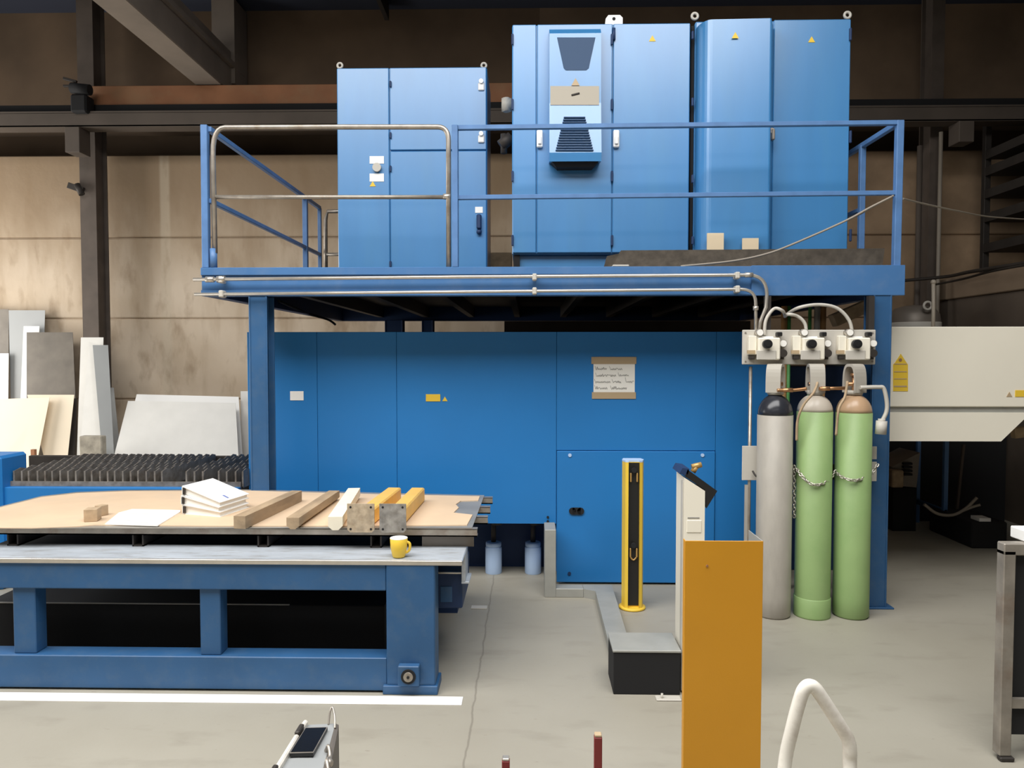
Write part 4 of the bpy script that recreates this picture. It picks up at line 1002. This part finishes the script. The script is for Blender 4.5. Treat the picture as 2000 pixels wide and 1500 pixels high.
for k in range(4): 
    c = P(1771, 905 + k * 7, 7.18); MB().box(c.x - .04, c.x + .04, 7.15, 7.19, c.z - .01, c.z + .01).build('vent_slat', 'matblack', t)
MB().box(X(1745, 7.3), X(1790, 7.3), 7.25, 7.55, 0, Z(948, 7.3)).build('fan_stand', 'matblack', t)

# ------------------------------------------------------------------ slat bed at left
ys = 5.36
zs_t = Z(917, ys, 250); zs_b = Z(950, ys, 250)
t = thing('slat_bed', 'laser cutting bed with dark upright steel slats behind the sheet stack', 'cutting bed', (X(100, ys), ys + .5, 0))
xa = X(-120, ys); xb = X(484, 5.5, 800) - .006
MB().box(xa, xb, ys - .06, ys - .0, .35, zs_b, .004).build('front_beam', 'blue', t)
MB().box(xa, xb, ys + .95, ys + 1.0, .35, zs_t - .03, .004).build('rear_beam', 'dark', t)
MB().box(xa - .0, X(19, ys, 900), ys - .1, ys + .2, .0, Z(888, ys, 10), .02).build('end_block', 'blue', t)
MB().box(xb - .3, xb - .2, ys + .2, ys + .3, 0, .5).box(xa + .3, xa + .4, ys + .6, ys + .7, 0, .5).build('leg', 'dblue', t)
MB().box(xa, xb, ys - .0, ys + .012, zs_b - .02, zs_b + .035).build('comb_strip', 'slat', t)
MB().box(xa, xb, ys, ys + .95, zs_b - .06, zs_b - .04).build('tray', 'matblack', t)
pxs = [24 + 15.3 * k for k in range(20)] + [362, 379, 395, 424, 441, 457, 473]
for k, px in enumerate(pxs):
    px += random.uniform(-1.5, 1.5); x = X(px, ys, 920); tilt = random.uniform(-.006, .006)
    n = 14; prof = []
    for i in range(n + 1):
        yy = ys + .015 + .93 * i / n
        prof.append(Vector((x + tilt, yy, zs_t + (.0 if i % 2 else -.014))))
    poly = [Vector((x, ys + .015, zs_b - .01))] + prof + [Vector((x, ys + .945, zs_b - .01))]
    MB().prism(poly, (.005, 0, 0)).box(x - .004, x + .008, ys + .010, ys + .016, zs_b - .0, zs_t - .014).build('slat', 'slat', t)

# ------------------------------------------------------------------ sheets leaning on the wall
def sheet(name, cs, yt, yb, m, label, cat='sheet', th=.004, grp=None):
    TL, TR, BR, BL = [P(c[0], c[1], yy) for c, yy in zip(cs, (yt, yt, yb, yb))]
    def ext(a, b):
        k = (a.z - .002) / (a.z - b.z); return a + (b - a) * k
    BL2, BR2 = ext(TL, BL), ext(TR, BR)
    n = (TR - TL).cross(BL2 - TL).normalized()
    if n.y > 0: n = -n
    lo = [TL, TR, BR2, BL2]
    o = MB().hexa(lo, [p - n * th for p in lo]).build(name, m)
    return tag(o, label, cat, grp)
G_ = 'sheets leaning on the wall'
sheet('metal_sheet', ((-60, 604), (17, 604), (17, 700), (-60, 700)), 9.22, 9.16, 's_brown', 'dark grey sheet against the wall at the left edge', grp=G_)
sheet('metal_sheet', ((17, 606), (88, 606), (84, 745), (20, 745)), 9.2, 9.12, 's_blue', 'pale blue-grey tall sheet behind the brownish sheet', grp=G_)
sheet('metal_sheet', ((-60, 690), (17, 690), (16, 790), (-60, 790)), 9.1, 9.04, 's_white', 'chalky sheet below the dark grey one at the left edge', grp=G_)
sheet('metal_sheet', ((46, 637), (77, 637), (72, 780), (40, 780)), 9.12, 9.0, 'purewhite', 'bright white narrow sheet just left of the brownish sheet', grp=G_)
sheet('metal_sheet', ((52, 649), (142, 649), (147, 771), (52, 771)), 9.06, 8.92, 's_brown', 'brownish grey metal sheet leaning left of the dark column', grp=G_)
sheet('metal_sheet', ((53, 771), (145, 771), (132, 893), (86, 893)), 8.7, 8.5, 'cream', 'shiny cream sheet tapering downwards, right of a dark wedge gap', grp=G_)
sheet('metal_sheet', ((-70, 782), (97, 776), (74, 893), (-70, 893)), 8.6, 8.4, 'cream', 'wide shiny cream sheet at the left edge behind the slats', grp=G_)
sheet('metal_sheet', ((138, 778), (150, 778), (146, 893), (134, 893)), 8.75, 8.6, 'dark', 'dark narrow strip standing in for the shadow between cream and chalky sheets', grp=G_)  # dark colour stands in for the shadow between the sheets
sheet('metal_sheet', ((158, 659), (202, 659), (197, 893), (150, 893)), 8.8, 8.55, 's_white', 'chalky tall narrow sheet leaning on the dark column', grp=G_)
sheet('metal_sheet', ((174, 668), (196, 672), (196, 852), (158, 852)), 8.72, 8.5, 's_white', 'tapering chalky sheet in front of the tall narrow one', grp=G_)
sheet('metal_sheet', ((181, 674), (211, 674), (223, 893), (200, 893)), 8.6, 8.38, 's_grey', 'mid grey tilted strip leaning right of the chalky sheets', grp=G_)
sheet('metal_sheet', ((207, 757), (222, 757), (236, 893), (216, 893)), 8.98, 8.8, 's_blue', 'short blue-grey strip just left of the big white board', grp=G_)
sheet('white_board', ((267, 770), (466, 775), (474, 895), (236, 893)), 8.8, 8.5, 'purewhite', 'large white board leaning behind a second one near the blue post', 'board', grp=G_)
sheet('white_board', ((250, 783), (460, 787), (466, 895), (222, 893)), 8.6, 8.32, 's_white', 'large chalky board leaning in front near the blue post', 'board', grp=G_)
sheet('white_board', ((470, 764), (486, 764), (486, 895), (470, 895)), 8.9, 8.7, 's_white', 'thin pale board edge beside the blue post', 'board', grp=G_)
a = P(155, 893, 8.05); b = P(198, 852, 8.05)
tag(MB().box(a.x, b.x, 8.05, 8.15, 0, b.z, .01).build('rough_board', 'concrete'), 'rough beige board at the foot of the chalky sheets', 'board')
a = P(60, 893, 8.2); b = P(67, 878, 8.2)
tag(MB().box(a.x, b.x, 8.2, 8.24, 0, b.z).build('wooden_stake', 'rust'), 'short brown stake in front of the cream sheets', 'stake')

# ------------------------------------------------------------------ front table
yt = G(800, 1354).y            # front plane
z_top = Z(1095, yt, 700)
tb = thing('steel_frame_table', 'long heavy blue steel frame table in the left foreground', 'table', (X(400, yt), yt + .6, 0))
xL = X(-160, yt); 
def Xt(px): return X(px, yt, 1200)
MB().box(xL, Xt(755), yt, yt + .12, Z(1154, yt, 700), z_top - .01, .006).build('upper_beam', 'frame', tb)
MB().box(xL, Xt(755), yt, yt + .12, Z(1349, yt, 700), Z(1285, yt, 700), .004).build('lower_beam', 'frame', tb)
MB().box(Xt(755), Xt(850), yt - .008, yt + .14, .012, z_top - .01, .006).build('corner_leg', 'frame', tb)
MB().box(Xt(748), Xt(855), yt - .02, yt + .15, .0, Z(1336, yt, 700), .003).build('foot', 'frame', tb)
for a, b in ((20, 64), (387, 427)):
    MB().box(Xt(a), Xt(b), yt + .02, yt + .11, Z(1285, yt, 700), Z(1154, yt, 700), .004).build('upright', 'frame', tb)
# bolt plate
a, b = P(779, 1336, yt - .02), P(820, 1297, yt - .02)
bp_ = MB().box(a.x, b.x, yt - .05, yt - .008, a.z, b.z, .004).build('bearing_block', 'frame', tb)
c = (a + b) / 2
MB().cyl((c.x, yt - .055, c.z), (c.x, yt - .04, c.z), .037).build('bearing_ring', 'matblack', bp_)
MB().cyl((c.x, yt - .06, c.z), (c.x, yt - .05, c.z), .024).build('bearing_hub', 'steel', bp_)
MB().cyl((c.x, yt - .064, c.z), (c.x, yt - .059, c.z), .007).build('bearing_pin', 'matblack', bp_)
# top plate
xe = P(903, 1096, yt).x
MB().box(xL, xe, yt - .006, yt + .30, z_top - .012, z_top, .004).build('top_plate', 'toptable', tb)
MB().box(xL, xe, yt - .012, yt + .004, z_top - .02, z_top + .004, .002).build('edge_trim', 'steel2', tb)
MB().box(Xt(850), X(901, yt + .1, 1110), yt + .12, yt + .26, z_top - .06, z_top - .012).build('end_tube', 'matblack', tb)
yk2 = yt + .22
a, b = P(852, 1188, yk2), P(903, 1119, yk2)
e_ = MB().box(a.x, b.x, yk2, 4.35, a.z, b.z, .006).build('end_box', 'dblue', tb)
MB().box(a.x, b.x + .005, yk2 - .006, yk2 + .006, b.z - .004, b.z + .004).build('end_rail', 'steel2', tb)
a2, b2 = P(860, 1176, yk2), P(883, 1145, yk2); MB().box(a2.x, b2.x, yk2 - .004, yk2 + .002, a2.z, b2.z, .003).build('cover_plate', 'frame', e_)
a, b = P(901, 1136, yt + .18), P(909, 1090, yt + .18)
MB().box(a.x, b.x, yt + .18, yt + .34, a.z, z_top - .012, .003).box(a.x, b.x + .02, yt + .18, yt + .34, a.z - .012, a.z, .002).build('end_channel', 'toptable', tb)
# inner structure and rear beam
MB().box(xL, X(840, 5.0), 4.85, 4.95, .40, z_top - .02).build('rear_beam', 'dblue', tb)
MB().box(Xt(700), Xt(850), 4.85, 4.95, 0, .42).box(Xt(0), Xt(60), 4.85, 4.95, 0, .42).build('rear_leg', 'dblue', tb)
MB().box(xL, Xt(845), yt + .3, 5.0, z_top - .1, z_top - .06).build('belly_plate', 'matblack', tb)
# matt black block in place of the shaded floor under the table
yy = yt + .4; zz = Z(1178, yy, 300)
t = thing('table_shade_block', 'black block with a pale rim standing in for the shade under the blue table', 'tray', (X(300, yy), yy + .4, 0))
MB().box(xL, X(748, yy), yy, yy + .66, .0, zz - .006, .004).build('shade_body', 'matblack', t)
MB().box(xL, X(560, yy), yy - .004, yy + .006, zz - .006, zz, .001).build('rim', 'grey', t)
# white floor strip
a = G(0, 1378); b = G(903, 1362)
tag(MB().box(xL - .1, G(903, 1370).x, G(900, 1378).y, G(900, 1362).y, 0, .004, .001).build('floor_strip', 'purewhite'), 'white strip on the floor along the front of the blue table', 'strip')
tag(MB().box(G(918, 1197).x, G(950, 1197).x, 4.93, 4.99, 0, .006, .002).build('floor_plate', 'lgrey'), 'small pale metal plate on the floor behind the table end', 'plate')

# sheet stack carried on bars
yb0 = yt + .24
Zs = Z(1031, yb0, 700)
pal = thing('sheet_pallet', 'steel bar pallet on top of the blue table carrying metal sheet', 'pallet', (X(400, yb0), yb0 + .5, z_top))
for k, (yy, pe) in enumerate(((yb0, 932), (yb0 + .30, 0), (yb0 + .58, 0), (yb0 + .88, 0))):
    xe = P(932, 1035, yb0).x + (.0 if k == 0 else .04)
    MB().box(xL, xe, yy, yy + .05, Zs - .045, Zs - .038).box(xL, xe, yy, yy + .004, Zs - .045, Zs - .004).box(xL, xe, yy, yy + .05, Zs - .009, Zs - .004, .001).build('bar', 'steel', pal)
for px in (27, 271, 515, 735, 905):
    if px == 905:
        a = P(880, 1068, yb0 + .02)
        continue
    x0 = X(px - 11, yb0 + .02, 1050); x1 = X(px + 11, yb0 + .02, 1050)
    MB().box(x0, x0 + .008, yb0 + .01, yb0 + .95, z_top + .002, Zs - .045).box(x1 - .008, x1, yb0 + .01, yb0 + .95, z_top + .002, Zs - .045).box(x0, x1, yb0 + .01, yb0 + .95, z_top, z_top + .008).build('cross_channel', 'dark', pal)
MB().box(X(820, yb0), X(924, yb0, 1050), yb0 + .05, yb0 + .06, z_top, Zs - .05).build('end_sheet', 'tank', pal)
MB().box(xL, xL + .01, yb0, yb0 + .9, z_top, Zs - .05).build('end_sheet', 'steel', pal)
def TP(px, py, z=None): return G(px, py, Zs if z is None else z)
ms = [TP(-60, 1031), TP(922, 1031), TP(946, 967), TP(480, 956), TP(250, 957), TP(150, 961), TP(80, 969), TP(0, 989), TP(-60, 1004)]
tag(MB().prism([p + Vector((0, 0, -.003)) for p in ms], (0, 0, .003)).build('sheet_metal', 'sheetsteel'), 'flat steel sheet lying on the pallet bars under the cardboard', 'sheet')
zc_ = Zs + .0045
def TC(px, py): return G(px, py, zc_)
cd = [TC(-60, 1030), TC(60, 1031), TC(150, 1028), TC(185, 1025), TC(400, 1027), TC(700, 1027), TC(912, 1025), TC(923, 1005), TC(886, 1001), TC(896, 991), TC(890, 985), TC(900, 978), TC(934, 977), TC(937, 969), TC(700, 964), TC(480, 958), TC(250, 959), TC(150, 963), TC(80, 971), TC(0, 991), TC(-60, 1006)]
tag(MB().prism([p + Vector((0, 0, -.0045)) for p in cd], (0, 0, .0045)).build('cardboard_sheet', 'card'), 'brown cardboard sheet covering the steel sheet on the table', 'cardboard')
ZT = zc_
def TT(px, py, z=ZT): return G(px, py, z)

# binders
L0, F0, R0, B0 = TT(356, 1004), TT(430, 1010), TT(487, 991), TT(413, 983)
B0 = L0 + (R0 - F0)
def binder(k, label, dx):
    th, tn = .055, .028
    off = Vector((dx, dx * .3, 0)); up0a, up0b = k * th, k * tn
    base = [L0 + off + Vector((0, 0, up0a)), F0 + off + Vector((0, 0, up0b)), R0 + off + Vector((0, 0, up0b)), B0 + off + Vector((0, 0, up0a))]
    t = thing('ring_binder', label, 'binder', tuple((base[0] + base[2]) / 2), 'white binders stacked on the cardboard')
    def lay(h0, h1, s=1.0, nm='cover', m='purewhite'):
        c = sum(base, Vector()) / 4
        def sc(p): q = c + (p - c) * s; q.z = p.z; return q
        lo = [sc(p) + Vector((0, 0, (h0 * (th if i in (0, 3) else tn)))) for i, p in enumerate(base)]
        hi = [sc(p) + Vector((0, 0, (h1 * (th if i in (0, 3) else tn)))) for i, p in enumerate(base)]
        return MB().hexa(lo, hi).build(nm, m, t)
    lay(.0, .08); c2 = lay(.88, .98); lay(.1, .86, .93, 'page_block', 'paper')
    d = (F0 - L0).normalized() * .006
    lo = [base[0] + Vector((0, 0, .001)), base[0] + d + Vector((0, 0, .001)), base[3] + d + Vector((0, 0, .001)), base[3] + Vector((0, 0, .001))]
    sp = MB().hexa(lo, [p + Vector((0, 0, th - .003)) for p in lo]).build('spine', 'paper', t)
    m0 = base[0].lerp(base[3], .5) + Vector((0, 0, th / 2))
    nrm = (L0 - F0).normalized()
    MB().cyl(m0 - nrm * .001, m0 + nrm * .002, .012).build('finger_hole', 'ink', sp)
    # dark slot near the front-left edge
    f0 = base[0].lerp(base[1], .06) + Vector((0, 0, th * .5)); 
    fn = (L0 - B0).normalized()
    MB().obox(f0 + fn * .001, (.012, .012, th * .7)).build('gap_shadow_edge', 'dark', t)
    if k == 2:
        q = base[1].lerp(base[2], .3).lerp(base[0].lerp(base[3], .3), .15)
        a = base[1].lerp(base[2], .45).lerp(base[0].lerp(base[3], .45), .12); b = base[1].lerp(base[2], .2).lerp(base[0].lerp(base[3], .2), .2)
        for p in (a, b): p.z += 0
        def top(u, v):  # u: L->F, v: F->R direction
            p = base[0].lerp(base[1], u).lerp(base[3].lerp(base[2], u), v); p.z += (th * (1 - u) + tn * u) * .98 + .001; return p
        MB().bar(top(.78, .38), top(.93, .36), .012, .002, 0).build('printed_mark', 'inkblue', c2)
    return t
binder(0, 'white ring binder at the bottom of the stack on the cardboard', 0)
binder(1, 'white ring binder in the middle of the stack', -.006)
binder(2, 'white ring binder on top of the stack, blue mark on its cover', .0)

# papers
pp = [TT(205, 1025), TT(308, 1028), TT(352, 1001), TT(352, 998), TT(258, 996), TT(232, 1003)]
t = thing('open_booklet', 'open white printed booklet lying on the cardboard left of the binders', 'booklet', tuple(TT(280, 1012)))
MB().prism(pp, (0, 0, .006)).build('pages', 'purewhite', t)
m_ = MB()
for a, b, y_ in ((255, 268, 1003), (276, 290, 1003), (293, 305, 1003), (222, 255, 1016), (268, 300, 1015), (225, 250, 1021), (262, 290, 1021)):
    p, q = G(a, y_, ZT + .0062), G(b, y_, ZT + .0062); m_.box(p.x, q.x, p.y - .004, p.y + .003, p.z, p.z + .0006)
m_.build('printed_lines', 's_blue', t)
# wooden blocks
for (a, b, bot, top, rz, l) in ((160, 184, 1020, 996, .25, 'small wooden block in front, on the cardboard at left'), (184, 200, 1009, 989, -.3, 'small wooden block just behind another on the cardboard')):
    c = TT((a + b) / 2, bot); s = (X(b, c.y, bot) - X(a, c.y, bot)); h = Z(top, c.y, a) - ZT
    R = Matrix.Rotation(rz, 3, 'Z')
    tag(MB().obox((c.x, c.y + s / 2 + .01, ZT + h / 2 + .001), (s, s * 1.1, h), R, .002).build('wooden_block', 'wood'), l, 'block')
# timbers
def timber(a, b, w, h, m, label, cham=False, name='timber_beam'):
    A, B = TT(*a), TT(*b); d = (B - A).normalized(); x = Vector((d.y, -d.x, 0)); z = Vector((0, 0, 1))
    sec = [(-w / 2, .001), (w / 2, .001), (w / 2, h), (-w / 2, h)]
    if cham: k = w * .3; sec = [(-w / 2 + k, .001), (w / 2 - k, .001), (w / 2, k), (w / 2, h), (-w / 2, h), (-w / 2, k)]
    o = MB().prism([A + x * p + z * q for p, q in sec], B - A).build(name, m)
    return tag(o, label, 'beam', 'timber beams on the cardboard')
timber((468, 1033), (580, 979), .065, .068, 'wood2', 'brown timber beam nearest the binders on the cardboard')
timber((572, 1034), (653, 977), .068, .062, 'wood2', 'brown chamfered timber beam between the other two timbers', True)
timber((655, 1036), (692, 975), .075, .072, 'whitewood', 'pale cream timber beam beside the yellow posts', True)
# yellow posts with end plates
def ypost(fa, fb, ba, bb, pm, label):
    yf = TT(700, 1031).y - .035; ybk = TT(800, 980).y
    A = P((fa + fb) / 2, 1012, yf); B = P((ba + bb) / 2, 968, ybk)
    w = P(bb, 968, ybk).x - P(ba, 968, ybk).x
    t = thing('yellow_post', label, 'post', (A.x, (yf + ybk) / 2, ZT), 'yellow posts lying on the cardboard')
    d = Vector((B.x - A.x, ybk - yf, 0)); A0 = Vector((A.x, yf + .008, ZT + .001))
    x = Vector((d.y, -d.x, 0)).normalized(); z = Vector((0, 0, 1)); k = .008
    sec = [(-w / 2 + k, 0), (w / 2 - k, 0), (w / 2, k), (w / 2, w - k), (w / 2 - k, w), (-w / 2 + k, w), (-w / 2, w - k), (-w / 2, k)]
    MB().prism([A0 + x * p + z * q for p, q in sec], d).build('tube', 'yellow2', t)
    za, zb_ = Z(1040, yf, 700), Z(984, yf, 700); xa, xb = P(fa, 1010, yf).x, P(fb, 1010, yf).x
    pl = MB(); c = .014
    pl.prism([Vector((xa + c, yf, za)), Vector((xb - c, yf, za)), Vector((xb, yf, za + c)), Vector((xb, yf, zb_)), Vector((xa, yf, zb_)), Vector((xa, yf, za + c))], (0, .008, 0))
    p = pl.build('end_plate', pm, t)
    for sx in (xa + .018, xb - .018):
        for sz in (za + .018, zb_ - .018):
            MB().cyl((sx, yf - .001, sz), (sx, yf + .001, sz), .006, seg=12).build('bolt_hole', 'matblack', p)
ypost(678, 731, 756, 783, 'platetan', 'left yellow square post with a tan stained end plate')
ypost(741, 793, 802, 829, 'plategrey', 'right yellow square post with a grey stained end plate')
# yellow cup
c = G(779, 1090, z_top + .004); c.y += .03; c.x = X(779, c.y, 1070)
zc = c.z; hh = Z(1050, c.y, 779) - zc; r = (X(796, c.y, 1060) - X(762, c.y, 1060)) / 2
t = thing('yellow_cup', 'small yellow cup standing on the blue table edge', 'cup', (c.x, c.y, zc))
MB().lathe([(r * .68, zc), (r * .74, zc + .004), (r * .95, zc + hh * .5), (r, zc + hh * .97), (r * .93, zc + hh), (r * .85, zc + hh * .9), (r * .6, zc + .01), (0, zc + .008)], (c.x, c.y, 0), seg=28).build('cup_body', 'yellow', t)
MB().lathe([(r * .9, zc + hh * .98), (r * 1.0, zc + hh * .97), (r * 1.0, zc + hh * 1.0), (r * .92, zc + hh * 1.01)], (c.x, c.y, 0), seg=28).build('rim', 'paper', t)
MB().tube([Vector((c.x + r * .85, c.y, zc + hh * .8)), Vector((c.x + r * 1.25, c.y, zc + hh * .68)), Vector((c.x + r * 1.2, c.y, zc + hh * .35)), Vector((c.x + r * .8, c.y, zc + hh * .2))], .007).build('handle', 'yellow', t)

# ------------------------------------------------------------------ light
def area(name, loc, size, energy, rot=(0, 0, 0), col=(1, 1, 1)):
    d = bpy.data.lights.new(name, 'AREA'); d.shape = 'RECTANGLE'; d.size = size[0]; d.size_y = size[1]; d.energy = energy; d.color = col
    o = bpy.data.objects.new(name, d); C.objects.link(o); o.location = loc; o.rotation_euler = rot; return o
area('skylight_main', (-2, 1.4, 6.12), (10, 3.9), 820, (0, 0, 0), (1.0, .985, .96))
area('skylight_rear', (-2, -5.4, 6.12), (10, 1.6), 110, (0, 0, 0), (1.0, .985, .96))
area('yard_door', (-8.95, 6.95, 1.85), (3.6, 4.0), 265, (math.radians(90), 0, math.radians(-90 + 6)), (1, .97, .92))
W = bpy.data.worlds.new('world'); SC.world = W; W.use_nodes = True
W.node_tree.nodes['Background'].inputs[0].default_value = (.9, .93, 1, 1)
W.node_tree.nodes['Background'].inputs[1].default_value = .3

SC.view_settings.view_transform = 'Standard'; SC.view_settings.look = 'None'
SC.view_settings.gamma = 1; SC.view_settings.use_curve_mapping = False
SC.view_settings.exposure = 0.22
